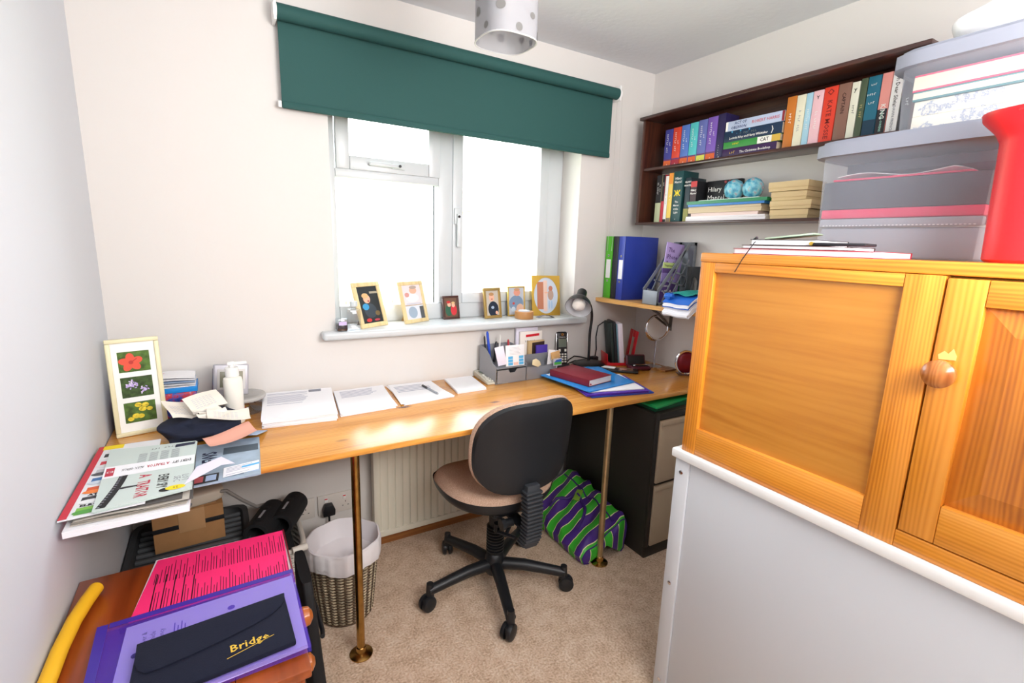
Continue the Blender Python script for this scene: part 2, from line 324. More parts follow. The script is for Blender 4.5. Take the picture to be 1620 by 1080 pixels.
# window: fixed pane and top sash on one side, casement on the other
y0, y1 = .15, .21
wr = bpy.data.objects.new('window_1', None); COL.objects.link(wr); struct(wr)
m = MB(); A = WX0+.001; B = WX1-.001
m.box(A, .775, y0, y1, 1.012, WZ1-.001, UPVC, .004); m.box(1.835, B, y0, y1, 1.012, WZ1-.001, UPVC, .004)
m.box(.775, 1.835, y0, y1, 1.012, 1.088, UPVC, .004); m.box(.775, 1.835, y0, y1, WZ1-.05, WZ1-.001, UPVC, .004)
m.box(1.232, 1.305, y0, y1, 1.088, WZ1-.05, UPVC, .004); m.box(.775, 1.232, y0, y1, 1.628, 1.665, UPVC, .004)
m.build('window_frame', wr)
def sash(x0, x1, z0, z1, wdt, handle):
    m = MB(); a, b = y0-.012, y0+.02
    m.box(x0, x0+wdt, a, b, z0, z1, UPVC, .005); m.box(x1-wdt, x1, a, b, z0, z1, UPVC, .005)
    m.box(x0+wdt, x1-wdt, a, b, z0, z0+wdt, UPVC, .005); m.box(x0+wdt, x1-wdt, a, b, z1-wdt, z1, UPVC, .005)
    s = m.build('sash', wr); g = MB(); g.box(x0+wdt-.002, x1-wdt+.002, y0+.002, y0+.006, z0+wdt-.002, z1-wdt+.002, GLASS); g.build('pane', s)
    h = MB()
    if handle == 'v':
        hx, hz = x0+.018, 1.49; h.box(hx-.014, hx+.014, a-.014, a, hz-.03, hz+.045, UPVC, .005); h.box(hx-.006, hx+.016, a-.032, a-.014, hz-.135, hz+.02, UPVC, .006)
        h.cyl((hx, a-.034, hz+.005), (hx, a-.030, hz+.005), .006, BLACKP)
    else:
        hx, hz = (x0+x1)/2+.03, z0+wdt*.5; h.box(hx-.03, hx+.03, a-.014, a, hz-.011, hz+.014, UPVC, .005); h.box(hx-.13, hx+.01, a-.03, a-.014, hz-.008, hz+.008, UPVC, .006)
        h.cyl((hx, a-.034, hz), (hx, a-.028, hz), .006, BLACKP)
    h.build('handle', s)
sash(.778, 1.236, 1.662, WZ1-.048, .055, 'h'); sash(1.300, 1.838, 1.085, WZ1-.048, .052, 'v')
m = MB(); m.box(.774, 1.233, y0+.02, y0+.024, 1.086, 1.63, GLASS); m.build('pane', wr)
m = MB(); m.box(1.205, 1.211, y0-.004, y0+.003, 1.09, 1.626, mat('grey_gasket', '6A6E72', .7)); m.build('gasket', wr)

# outside, washed out by the daylight
m = MB(); m.box(-8, 14, .6, 30, -.6, -.5, mat('lawn_grass', 'B3BC8C', .9, var=.2)); struct(m.build('lawn'))
m = MB(); brick = mat('pale_brick', 'DDBFA8', .9, var=.15, vscale=20)
m.box(9.2, 14.5, 14.5, 20, -.5, 2.6, brick); m.prism([(8.9, 2.6), (14.8, 2.6), (11.85, 4.6)], 0, 5.6, mat('roof_tile', 'CDBDB5', .9), M=mframe((0, 20.1, 0), (1, 0, 0), (0, 0, 1)))
tag(m.build('neighbour_house', smooth=False), 'pale brick house seen washed out through the window', 'house')
m = MB()
for k in range(26): m.box(-4+k*.42, -4+k*.42+.39, 7.0, 7.04, -.5, .45, mat('fence_wood', 'D8C39A', .9))
m.box(-4, 6.9, 7.04, 7.08, .2, .27, mat('fence_wood')); tag(m.build('garden_fence', smooth=False), 'low pale wooden garden fence beyond the lawn outside', 'fence')

# ------------------------------------------------------------------ desk
pineD = wood('honey_pine', 'EBAE58', 'DA963E', 'B46E28', 'X', 1, .25, .4, knots=.22, ring=30, contrast=1)
pineE = wood('pine_edge', 'E2A04A', 'C98330', 'A05E1E', 'X', 1, .4)
d = thing('desk', 'long honey pine worktop desk on brass pole legs across the window wall', 'desk', (0, 0, 0))
m = MB(); m.box(.003, RW-.003, -.622, -.003, .730, .750, pineD, .003); m.build('desktop', d)
dkw = wood('brown_batten', 'B5673A', '9A4E27', '7A3A1C', 'Y')
m = MB(); m.box(.0005, .055, -.60, -.003, .688, .7295, dkw, .002); m.build('batten', d)
m = MB(); m.box(RW-.04, RW-.0005, -.60, -.003, .688, .7295, dkw, .002); m.build('batten', d)
brass = mat('aged_brass', 'B08A4E', .22, 1, var=.25, vscale=25)
def pole(x, y, mt):
    m = MB(); m.cyl((x, y, .006), (x, y, .7295), .0135, mt, n=20); p = m.build('leg', d)
    m = MB(); m.lathe([(.038, .0005), (.038, .004), (.03, .008), (.018, .012), (.016, .03), (.0137, .032)], brass, 28, M=Matrix.Translation((x, y, 0))); m.build('flange', p)
pole(.652, -.587, brass); pole(1.694, -.595, mat('dull_brass', 'BFA983', .3, .9, var=.15, vscale=20))

# ------------------------------------------------------------------ roller blind
blm = mat('teal_blind_fabric', '24504D', .75, bump=.25, bscale=500)
wp = mat('white_plastic', 'EEEEEC', .35)
bl = thing('roller_blind', 'dark green roller blind half lowered over the window', 'blind', (0, 0, 0))
m = MB(); m.cyl((.562, -.052, 2.122), (2.096, -.052, 2.122), .026, blm, n=32); m.build('roller', bl)
m = MB(); m.box(.566, 2.086, -.0325, -.0305, 1.845, 2.118, blm); m.build('blind_fabric', bl)
m = MB(); m.box(.566, 2.086, -.039, -.024, 1.822, 1.846, blm, .005); m.build('bottom_bar', bl)
m = MB(); m.box(.554, .5655, -.038, -.025, 1.823, 1.845, wp, .003); m.build('end_cap', bl)
for sx, x in ((-1, .556), (1, 2.104)):
    m = MB(); m.cyl((x-.006, -.052, 2.122), (x+.006, -.052, 2.122), .024, wp); m.box(x-.005, x+.005, -.07, -.0005, 2.09, 2.16, wp, .003); m.build('bracket', bl)
m = MB(); bead = mat('chain_beads', 'C0BEBA', .4)
zs = 2.11
oc = lambda c: ([Vector((c[0]+dx*.0026, c[1]+dy*.0026, c[2]+dz*.0026)) for dx, dy, dz in ((1, 0, 0), (-1, 0, 0), (0, 1, 0), (0, -1, 0), (0, 0, 1), (0, 0, -1))], [[0, 2, 4], [2, 1, 4], [1, 3, 4], [3, 0, 4], [2, 0, 5], [1, 2, 5], [3, 1, 5], [0, 3, 5]])
for k in range(128):
    z = 2.11-k*.0059
    m.add(oc((2.108+.006*math.sin(k*.02), -.04, z)), bead); m.add(oc((2.122+.012*math.sin(k*.0245), -.06, z)), bead)
m.build('bead_chain', bl)

# ------------------------------------------------------------------ pendant lamp shade
sh = thing('pendant_lamp', 'translucent white ceiling lampshade with grey dots', 'lamp', (1.03, -.80, 1.90))
shm = bpy.data.materials.new('frosted_shade'); shm.use_nodes = True; _nt = shm.node_tree
_b = _nt.nodes['Principled BSDF']; _b.inputs['Base Color'].default_value = lin('A6A6AA'); _b.inputs['Alpha'].default_value = .6; _b.inputs['Roughness'].default_value = .4
m = MB(); prof = [(.074, 0), (.074, .22)]
vs, fs = lathe_vf([(.075, 0), (.075, .22)], 48, power=3); m.add((vs, fs[:48]), shm); vs, fs = lathe_vf([(.0735, 0), (.0735, .22)], 48, power=3); m.add((vs, [f[::-1] for f in fs[:48]]), shm)
s_ = m.build('lamp_shade', sh)
m = MB(); dotm = mat('grey_dots', '6C6B69', .6); rr = random.Random(4)
for k in range(33):
    a = 2*PI*((k % 11)/11+.03*(k//11))+rr.uniform(-.12, .12); z = .030+.062*(k//11)+rr.uniform(-.018, .018)+.02*(k % 2); rd = rr.uniform(.007, .012)
    sq = lambda t: Vector((math.cos(t), math.sin(t), 0))*(.0752/((abs(math.cos(t))**3+abs(math.sin(t))**3)**(1/3)))
    tg = (sq(a+.02)-sq(a-.02)).normalized(); rows = []
    for e in range(18):
        w = 2*PI*e/18; p = sq(a+rd*math.cos(w)/.078); nrm = Vector((p.y, -p.x, 0)); rows.append(p*1.008+Vector((0, 0, z+rd*math.sin(w))))
    m.add((rows, [list(range(18))]), dotm)
m.build('dot', s_)['kind'] = 'stuff'
m = MB(); m.tube([Vector((.0745*math.cos(a)/((abs(math.cos(a))**3+abs(math.sin(a))**3)**(1/3)), .0745*math.sin(a)/((abs(math.cos(a))**3+abs(math.sin(a))**3)**(1/3)), 0)) for a in [2*PI*k/48 for k in range(48)]], .0020, mat('shade_rim', 'B8B8BA', .4), 6, True); m.build('rim', sh)
m = MB(); m.cyl((0, 0, .15), (0, 0, RH-1.90-.03), .003, wp, n=8); m.cyl((0, 0, .15), (0, 0, .22), .018, wp); m.box(-.074, .074, -.003, .003, .19, .194, wp); m.box(-.003, .003, -.074, .074, .19, .194, wp); m.build('cord_and_holder', sh)
m = MB(); m.lathe([(.045, RH-1.90-.0005), (.045, RH-1.90-.012), (.02, RH-1.90-.035), (0, RH-1.9-.036)], wp); m.build('ceiling_rose', sh)
m = MB(); m.add(blob_vf(0, 0, .11, .028, .028, .036), mat('bulb_glass', 'F6F4EE', .15)); m.build('bulb', sh)

# ------------------------------------------------------------------ radiator and sockets
radm = mat('cream_radiator', 'E4DFCE', .35)
r0 = thing('radiator', 'cream ribbed panel radiator under the window behind the office chair', 'radiator', (0, 0, 0))
m = MB(); prof = []; x = .842; P_ = .0335
poly = []
while x < 1.80:
    poly += [(x, -.078), (x+.011, -.085), (x+P_-.011, -.085), (x+P_-.003, -.078)]; x += P_
xe = x; poly += [(xe, -.078), (xe, -.070), (.842, -.070)]
m.prism(poly, .105, .665, radm); m.box(.842, xe, -.087, -.068, .082, .11, radm, .004); m.box(.842, xe, -.087, -.068, .66, .69, radm, .004); m.build('front_panel', r0)
m = MB(); m.box(.846, xe-.004, -.066, -.018, .09, .68, radm, .003); m.build('body', r0)
m = MB(); m.cyl((xe+.02, -.04, .0005), (xe+.02, -.04, .11), .008, radm); m.cyl((xe-.002, -.04, .11), (xe+.02, -.04, .11), .009, radm); m.build('pipe', r0)
for k, (x0, x1, lb) in enumerate(((.462, .610, 'white double wall socket further from the radiator, behind the black wrist supports'), (.622, .772, 'white double wall socket nearer the radiator with a black plug in it'))):
    s = thing('wall_socket', lb, 'socket', (x0, -.0005, .212), 0, 'wall sockets under the desk'); wdt = x1-x0
    m = MB(); m.box(0, wdt, -.01, 0, 0, .09, mat('socket_white', 'D9D3CC', .4), .003); m.build('face_plate', s)
    for j in (0, 1):
        cx = wdt*(.25+.5*j)
        m = MB(); m.box(cx-.011, cx+.003, -.0135, -.0098, .058, .078, wp, .002); m.box(cx-.010, cx+.002, -.0137, -.0134, .071, .076, RED); m.build('switch', s)
        m = MB()
        for dx, dz, w_, h_ in ((0, .045, .003, .007), (-.011, .027, .006, .0025), (.011, .027, .006, .0025)): m.box(cx+dx-w_/2, cx+dx+w_/2, -.0106, -.0099, dz-h_/2, dz+h_/2, BLACKP)
        m.build('pin_slot', s)
m = MB(); m.prism([(-.024, 0), (.024, 0), (.026, .025), (.016, .05), (-.016, .05), (-.026, .025)], 0, .03, BLACKP, .004, M=mframe((.662, -.0115, .218), (1, 0, 0), (0, 0, 1)))
m.tube([(.662, -.028, .222), (.662, -.032, .19), (.664, -.03, .12), (.67, -.035, .06), (.68, -.05, .012), (.74, -.06, .006)], .0045, BLACKP, 8)
tag(m.build('plug'), 'black mains plug with cable in the socket behind the waste basket', 'plug')

# ------------------------------------------------------------------ office chair
CX, CY = 1.215, -.495
ch = thing('office_chair', 'beige swivel office chair with black plastic back, tucked at the desk', 'chair', (CX, CY, 0))
chb = mat('chair_black_plastic', '1B1D21', .40); chg = mat('chair_bellows_grey', '33363B', .45); beige = fabric('beige_wool', 'B08D76', 'CFB09A', 350)
m = MB(); m.lathe([(.036, .062), (.04, .075), (.04, .125), (.034, .145), (.028, .15)], chb); m.build('hub', ch)
for k in range(5):
    a = math.radians(37+72*k); c, s = math.cos(a), math.sin(a); M = mframe((0, 0, 0), (c, s, 0), (-s, c, 0))
    m = MB(); m.add(tube_vf([(.03, 0, .10), (.12, 0, .100), (.2, 0, .090), (.285, 0, .078)], lambda t: .025-.006*t, 12), chb, M); ar = m.build('base_arm', ch)
    m = MB(); m.cyl((.282, 0, .052), (.282, 0, .108), .0165, chb, r1=.013, M=M); ca = m.build('caster_stem', ar)
    w = MB(); th = a+random.uniform(-.9, .9); hc = Vector((.282*c, .282*s, 0)); wd = Vector((math.cos(th), math.sin(th), 0)); ax = Vector((-wd.y, wd.x, 0)); cc = hc+wd*.012
    for q in (-1, 1):
        M2 = mframe(cc+ax*(q*.006)+Vector((0, 0, .0307)), wd, (0, 0, 1)) if q < 0 else mframe(cc+ax*(.006)+Vector((0, 0, .0307)), -wd, (0, 0, 1))
        w.lathe([(.030, 0), (.0305, .008), (.028, .014), (.015, .018), (0, .0185)], chb, 28, M=M2)
    w.add(box_vf(-.02, .02, -.006, .006, .026, .055, .004), chb, mframe(cc, wd, ax)); w.build('caster', ar)
m = MB(); m.cyl((0, 0, .14), (0, 0, .40), .027, chb)
for k in range(9): z = .155+k*.013; m.lathe([(.030, z), (.036, z+.004), (.036, z+.008), (.030, z+.012)], chb, 24)
m.build('column', ch)
m = MB(); m.box(-.09, .09, -.14, .10, .385, .425, chb, .012); m.cyl((-.002, -.12, .34), (-.05, -.16, .325), .007, chb); m.build('mechanism', ch)
def seat_sec(grow, z0, z1, curve):
    def f(u, v):
        a = 2*PI*u; r = v; c, s = math.cos(a), math.sin(a); p = 2.7; q = 1/((abs(c)**p+abs(s)**p)**(1/p))
        X = (.225+grow)*c*q*r; Y = (.215+grow)*s*q*r; 
        if Y < 0: X *= 1-.10*(Y/.215)**2
        z = z1-(z1-z0)*max(0, (r-.86)/.14)**2-.035*max(0, (Y-.08)/.14)**2+.008*abs(X/.22)**2
        return X, Y+.03, z
    return f
m = MB(); m.add(grid_vf(seat_sec(0, .455, .487, 0), 48, 16), beige); m.build('seat_cushion', ch)
def pan(u, v):
    a = 2*PI*u; r = 1-v; c, s = math.cos(a), math.sin(a); p = 2.7; q = 1/((abs(c)**p+abs(s)**p)**(1/p))
    X = .2275*c*q; Y = .2175*s*q
    if Y < 0: X *= 1-.10*(Y/.215)**2
    z = .462-.035*max(0, (Y-.08)/.14)**2+.008*abs(X/.22)**2
    k = v; z = z-.055*math.sin(min(1, k*1.6)*PI/2); s2 = 1-.55*k**2
    return X*s2, Y*s2+.03, z
m = MB(); m.add(grid_vf(pan, 48, 10), chb); vs = [Vector(pan(k/48, 1)) for k in range(48)]; m.add((vs, [list(range(48))]), chb); m.build('seat_pan', ch)
# backrest
def back_outline(k, n, g=0):
    a = 2*PI*k/n; c, s = math.cos(a), math.sin(a); p = 3.6; q = 1/((abs(c)**p+abs(s)**p)**(1/p))
    X = (.203+g)*c*q; Z = (.170+g)*s*q
    X *= 1-.15*(max(0, Z)/.17)**2-.10*(max(0, -Z)/.17)**3; return X, Z
def back_surf(off, g, bulge):
    def f(u, v):
        X, Z = back_outline(u*56, 56, g); X *= v; Z *= v
        y = off+bulge*(1-v**6)+.045*(X/.2)**2*1.0-.02*(Z/.18)**2
        return X, y, Z
    return f
MBk = mframe((.0, -.235, .690), (1, .03, 0), (0, -.11, 1))
Mb = Matrix.Translation((.005, -.225, .695)) @ Matrix.Rotation(math.radians(8), 4, 'X') @ Matrix.Rotation(math.radians(2), 4, 'Z')
m = MB(); f1 = back_surf(-.012, 0, -.012); m.add(grid_vf(f1, 56, 14), chb, Mb)
def edge(u, v):
    a = Vector(back_surf(-.012, 0, -.012)(u, 1)); b = Vector(back_surf(.006, .002, 0)(u, 1)); return a.lerp(b, v)
m.add(grid_vf(edge, 56, 2), chb, Mb); m.build('back_shell', ch)
m = MB(); m.add(grid_vf(back_surf(.010, .001, .028), 56, 14), beige, Mb)
def edge2(u, v):
    a = Vector(back_surf(.006, .002, 0)(u, 1)); b = Vector(back_surf(.010, .001, 0)(u, 1))+Vector((0, .016, 0)); return a.lerp(b, v)+Vector((0, 0, 0))
m.add(grid_vf(lambda u, v: (Vector(back_surf(.006, .002+.004*math.sin(v*PI), 0)(u, 1))+Vector((0, .022*v, 0))), 56, 4), beige, Mb); m.build('back_cushion', ch)
m = MB()
for k in range(15):
    z = .325+k*.0145; y = -.245-.010*math.sin(k/14*PI)+(.0 if k > 2 else .006*(2-k)); m.box(-.034, .034, y-.026, y+.022, z, z+.0105, chg, .005)
m.box(-.026, .026, -.262, -.232, .322, .56, chg, .004); m.build('bellows_cover', ch)
m = MB(); m.box(-.022, .022, -.238, -.10, .372, .383, chb, .003); m.cyl((-.055, -.16, .375), (-.022, -.16, .375), .016, chb); m.cyl((-.07, -.16, .375), (-.055, -.16, .375), .022, chb, n=10); m.build('tilt_bracket', ch)
m = MB(); m.tube([(-.035, -.09, .33), (-.06, -.125, .325), (-.03, -.20, .335)], .007, mat('dark_steel', '3A3C42', .3, .8), 8); m.cyl((-.05, -.10, .31), (-.05, -.10, .345), .013, chb); m.build('lever', ch)

# ------------------------------------------------------------------ waste basket
def wicker(m, cx, cy, z0, z1, r0, r1, rows, n, mats, sx=1, sy=1, power=None, amp=.0035, th=.004):
    for i in range(rows):
        t = (i+.5)/rows; z = z0+(z1-z0)*t; R = r0+(r1-r0)*t; pts = []; N = n*4
        for k in range(N):
            a = 2*PI*k/N; c, s = math.cos(a), math.sin(a); q = 1/((abs(c)**power+abs(s)**power)**(1/power)) if power else 1
            w = amp*math.sin(n*a+PI*(i % 2)); pts.append((cx+(R*q*sx+w)*c, cy+(R*q*sy+w)*s, z))
        m.add(tube_vf(pts, th, 5, False, True), mats[i % len(mats)])
def stakes(m, cx, cy, z0, z1, r0, r1, n, mt, sx=1, sy=1, power=None, th=.003):
    for k in range(n):
        a = 2*PI*(k+.25)/n; c, s = math.cos(a), math.sin(a); q = 1/((abs(c)**power+abs(s)**power)**(1/power)) if power else 1
        m.cyl((cx+r0*q*c*sx, cy+r0*q*s*sy, z0), (cx+r1*q*c*sx, cy+r1*q*s*sy, z1), th, mt, n=5)
wk1 = mat('dark_willow', '5C4A38', .7, var=.4, vscale=30); wk2 = mat('pale_willow', 'B8A98E', .7, var=.4, vscale=22)
BX, BY = .655, -.352
wb = thing('waste_basket', 'round brown wicker waste basket with white cloth liner beside the brass leg', 'basket', (BX, BY, 0))
m = MB(); wicker(m, 0, 0, .006, .262, .093, .119, 42, 24, [wk1, wk2], th=.0034); stakes(m, 0, 0, .004, .262, .093, .118, 48, wk1); m.lathe([(0, .004), (.096, .004), (.096, .008), (0, .008)], wk1); m.build('wicker_body', wb)
lin_ = mat('white_liner_cloth', 'E6E3E6', .9, bump=.2, bscale=80)
def liner(u, v):
    a = 2*PI*u; R = [(.129, .232), (.1315, .25), (.132, .285), (.129, .305), (.123, .307), (.114, .28), (.104, .235), (.06, .215), (.0, .212)]
    k = v*(len(R)-1); i = min(int(k), len(R)-2); t = k-i; r = R[i][0]*(1-t)+R[i+1][0]*t; z = R[i][1]*(1-t)+R[i+1][1]*t
    w = (.0010*math.sin(a*17)+.0008*math.sin(a*29+1)) if i < 3 else .002*math.sin(a*9); z += .006*math.sin(a*5+1)*(1 if i < 1 else .3)
    return (r+w)*math.cos(a), (r+w)*math.sin(a), z
m = MB(); m.add(grid_vf(liner, 120, 32), lin_); m.build('liner', wb)

# ------------------------------------------------------------------ striped bag
bg_ = thing('shopping_bag', 'green and purple striped zipped shopping bag on the carpet beside the filing cabinet', 'bag', (1.735, -.36, 0), 0)
SEC = [(-.10, .002), (-.128, .01), (-.138, .05), (-.118, .085), (-.06, .122), (0, .158), (.05, .188), (.09, .208), (.118, .205), (.130, .16), (.134, .09), (.128, .02), (.11, .002)]
def bagsec(u, v, ins=1):
    k = u*(len(SEC)-1); i = min(int(k), len(SEC)-2); t = k-i; t2 = t
    x = SEC[i][0]*(1-t2)+SEC[i+1][0]*t2; z = SEC[i][1]*(1-t2)+SEC[i+1][1]*t2; y = .20-.42*v
    f = 1.18-.36*v; e = 1-.10*(max(0, abs(v-.5)-.38)/.12)**2
    z = z*f*e; x = x*e+.007*math.sin(v*23+z*30)*min(1, z*20)
    z += (.007*math.sin(v*31+x*25)+.005*math.sin(v*13+x*60+1))*min(1, z*9)
    return x*ins, y, max(z*(1 if ins == 1 else 1), .001)
m = MB(); m.add(grid_vf(lambda u, v: bagsec(u, v), 60, 60), stripe_mat('Y')); bb = m.build('bag_body', bg_)
def bagend(v0, s):
    C = Vector(bagsec(.45, v0)); C.x = 0; C.z = .07
    def f(u, v): p = Vector(bagsec(u, v0)); q = C.lerp(p, v); q.y += s*(.014*(1-v**3)+.006*math.sin(q.x*40)*(1-v)); q.z = max(q.z, .001); return q
    return grid_vf(f, 60, 8)
m = MB(); m.add(bagend(1, -1), stripe_mat('X')); m.build('end_panel', bg_); m = MB(); m.add(bagend(0, 1), stripe_mat('X')); m.build('end_panel', bg_)
m = MB(); m.tube([Vector(bagsec(u/60, 1))+Vector((0, -.002, .001)) for u in range(0, 61)], .0028, mat('purple_webbing', '45287C', .6), 6); m.build('piping', bg_)
m = MB(); m.tube([Vector(bagsec(.52, v/20))+Vector((0, 0, .003)) for v in range(1, 20)], .0035, mat('purple_webbing'), 6); m.build('zip', bg_)
pw = mat('purple_webbing', '45287C', .6)
m = MB(); m.box(-.034, .034, -.016, .016, 0, .006, mat('green_flap', '7FAE3A', .6), .002, M=Matrix.Translation(Vector(bagsec(.45, .45))+Vector((0, 0, .004))) @ Matrix.Rotation(.55, 4, 'Z') @ Matrix.Rotation(-.35, 4, 'Y')); m.build('closing_tab', bg_)
for q in (-1,):
    m = MB(); pts = [Vector(bagsec(.30+.16*math.sin(t*PI)**.7, .25+.5*t))+Vector((0, 0, .006)) for t in [k/16 for k in range(17)]]
    m.tube(pts, .0075, pw, 6); m.build('handle', bg_)

# ------------------------------------------------------------------ filing cabinet
fc = thing('filing_cabinet', 'dark brown metal two drawer filing cabinet with coffee cream fronts under the desk end', 'cabinet', (1.89, -.67, 0))
fdk = mat('dark_brown_steel', '2B2825', .45); fcr = mat('coffee_cream_steel', 'B9A78F', .45)
m = MB(); m.box(0, .46, .012, .60, .0005, .685, fdk, .003); m.box(-.0, .46, 0, .014, .0005, .05, fdk, .002); m.box(0, .024, 0, .014, .05, .685, fdk, .002); m.box(.436, .46, 0, .014, .05, .685, fdk, .002); m.box(.024, .436, 0, .014, .655, .685, fdk, .002); m.build('carcass', fc)
for z0, z1 in ((.055, .345), (.360, .650)):
    m = MB(); m.box(.028, .432, -.006, .011, z0, z1, fcr, .004); dr = m.build('drawer', fc)
    m = MB(); m.box(.030, .430, -.011, -.0055, z1-.022, z1-.002, fcr, .003); m.build('grip_lip', dr)
def plain_folder(name, label, q, z0, z1, color, cat='folder', rough=.3, group=None):
    m = MB(); m.prism(q, z0, z1, mat(name+color, color, rough), .001); return tag(m.build(name), label, cat, group)
q = [(1.90, -.66), (2.28, -.60), (2.25, -.36), (1.88+.015, -.40)]
plain_folder('document_folder', 'bright green plastic folder uppermost on the filing cabinet', q, .7035, .712, '1F9C57', group='folders on the filing cabinet')
m = MB(); quadstack(m, [(1.91, -.645), (2.27, -.62), (2.27, -.36), (1.91, -.38)], .6855, .703, mat('dark_green_sheets', '1B5A40', .4), 4, .02, 3)
tag(m.build('document_folder'), 'dark green folders beneath the bright green one on the filing cabinet', 'folder', 'folders on the filing cabinet')

# ------------------------------------------------------------------ white unit and pine cabinet
UX = 1.42
ww = mat('white_melamine', 'CFD2D7', .42, bump=.1, bscale=30); wt = mat('white_edge_trim', 'F0F0EE', .4)
wu = thing('white_cupboard', 'tall white panelled storage unit supporting the pine cabinet', 'cupboard', (UX, 0, 0))
m = MB(); m.box(.006, .93, -2.42, -1.215, .0005, .795, ww, .002); m.build('side_panel', wu)
m = MB(); m.box(0, .93, -1.2145, -1.168, .0005, .795, ww, .003); m.build('corner_post', wu)
m = MB(); m.box(-.012, .94, -2.43, -1.160, .7955, .822, wt, .005); m.build('top_rail', wu)
for z in (.755, .40, .06):
    m = MB(); m.lathe([(.0065, 0), (.006, .002), (.003, .003), (0, .0031)], CHROME, 16, M=mframe((-.0002, -1.192, z), (0, 1, 0), (0, 0, 1)) @ Matrix.Rotation(PI, 4, 'X')); m.build('screw', wu)
pA = wood('orange_pine_vertical', 'EBA040', 'DA8A2A', 'B2641A', 'Z', 1, .3, .3, contrast=.8, ring=44)
pB = wood('orange_pine_level', 'EDA444', 'DC8C2C', 'B4661C', 'Y', 1, .3, .3, contrast=.8, ring=44)
pC = wood('orange_ply', 'C98A3A', 'BF7F30', 'AE6C24', 'Y', 1, .3, .3, contrast=.3, ring=12)
pF = wood('orange_pine_field', 'DA8C34', 'C67624', '9E5418', 'Z', 1, .28, .3, contrast=.8, ring=36)
PT = 1.371
pc = thing('pine_cabinet', 'orange pine cabinet with plain panel and knobbed door on the white unit', 'cabinet', (UX, 0, 0))
m = MB(); m.box(.03, .93, -2.19, -1.195, .8225, 1.345, pC, .001); m.build('carcass', pc)
m = MB(); m.box(0, .94, -2.21, -1.180, 1.347, PT, pB, .004); m.build('cabinet_top', pc)
m = MB(); fr = [(-1.226, -1.184, .8225, 1.3465), (-1.697, -1.637, .8225, 1.3465), (-2.20, -2.13, .8225, 1.3465)]
for a, b, c, e in fr: m = MB(); m.box(0, .022, a, b, c, e, pA, .0015); m.build('stile', pc)
for a, b, c, e in ((-1.6365, -1.2265, 1.322, 1.3465), (-1.6365, -1.2265, .8225, .898), (-2.1295, -1.6975, .8225, .858)): m = MB(); m.box(0.0006, .022, a, b, c, e, pB, .0015); m.build('rail', pc)
m = MB(); m.box(.012, .0295, -1.637, -1.226, .897, 1.323, pC); m.build('plain_panel', pc)
m = MB(); D0, D1, Z0, Z1 = -2.126, -1.7005, .861, 1.343
m.box(-.001, .022, D1-.055, D1, Z0, Z1, pA, .002); m.box(-.001, .022, D0, D0+.055, Z0, Z1, pA, .002)
m.box(-.0008, .022, D0+.0555, D1-.0555, Z0, Z0+.075, pB, .002); m.box(-.0008, .022, D0+.0555, D1-.0555, Z1-.045, Z1, pB, .002); dr = m.build('door', pc)
m = MB(); a0, a1, c0, c1 = D0+.055, D1-.055, Z0+.075, Z1-.045; bw = .045
o = [(.014, a0, c0), (.014, a1, c0), (.014, a1, c1), (.014, a0, c1)]; i = [(.003, a0+bw, c0+bw), (.003, a1-bw, c0+bw), (.003, a1-bw, c1-bw), (.003, a0+bw, c1-bw)]
m.add(([Vector(p) for p in o+i], [[4, 7, 6, 5]]+[[k, k+4, (k+1) % 4+4, (k+1) % 4] for k in range(4)]), pF); m.build('raised_panel', dr, smooth=False)
m = MB(); m.lathe([(.009, 0), (.009, .010), (.018, .014), (.0245, .022), (.0245, .030), (.018, .037), (.006, .040), (0, .0403)], wood('knob_wood', 'C88242', 'B26A30', '8E4C1E', 'Z', 2, .25, .4), 32, M=mframe((-.0012, -1.722, 1.178), (0, 1, 0), (0, 0, 1)) @ Matrix.Rotation(PI, 4, 'X')); m.build('knob', dr)
m = MB(); m.prism([(-.014, .010), (-.006, .018), (.0, .014), (.006, .024), (.012, .012), (.012, .004), (-.012, .002)], 0, .0006, mat('bare_pine_chip', 'F2C070', .7), M=mframe((-.0012, -1.722, 1.198), (0, -1, 0), (0, 0, 1))); m.build('worn_patch', dr)

# ------------------------------------------------------------------ storage boxes
lid = mat('grey_box_lid', '868A96', .4); plast = mat('milky_plastic', 'B4B8C4', .25, alpha=.28)
def crate(name, label, loc, lx, ly, h, taper, rz, group):
    t = thing(name, label, 'box', loc, rz, group)
    def side(u, v):
        a = 2*PI*u; c, s = math.cos(a), math.sin(a); p = 9; q = 1/((abs(c)**p+abs(s)**p)**(1/p)); k = 1-taper*(1-v)
        return lx/2+lx/2*c*q*k, -ly/2+ly/2*s*q*k, v*h
    m = MB(); m.add(grid_vf(side, 64, 4), plast); vs = [Vector(side(k/64, 0)) for k in range(64)]; m.add((vs, [list(range(64))[::-1]]), plast)
    b = m.build('box_body', t)
    def out(g, k): a = 2*PI*k/64; c, s = math.cos(a), math.sin(a); p = 9; q = 1/((abs(c)**p+abs(s)**p)**(1/p)); return (lx/2+(lx/2+g)*c*q, -ly/2+(ly/2+g)*s*q)
    m = MB(); m.prism([out(.014, k) for k in range(64)], h-.012, h+.018, lid, 0); m.prism([out(.004, k) for k in range(64)], h+.018, h+.026, lid, 0); m.build('lid', t)
    return t
crate('storage_box', 'larger translucent storage box with grey lid directly on the pine cabinet, dark files inside', (1.705, -1.285, PT+.0005), .46, .375, .262, .045, -.03, 'stacked storage boxes')
UB = PT+.29
crate('storage_box', 'upper translucent storage box with grey lid holding cream patterned boxes', (1.762, -1.408, UB), .42, .40, .165, .05, -.03, 'stacked storage boxes')
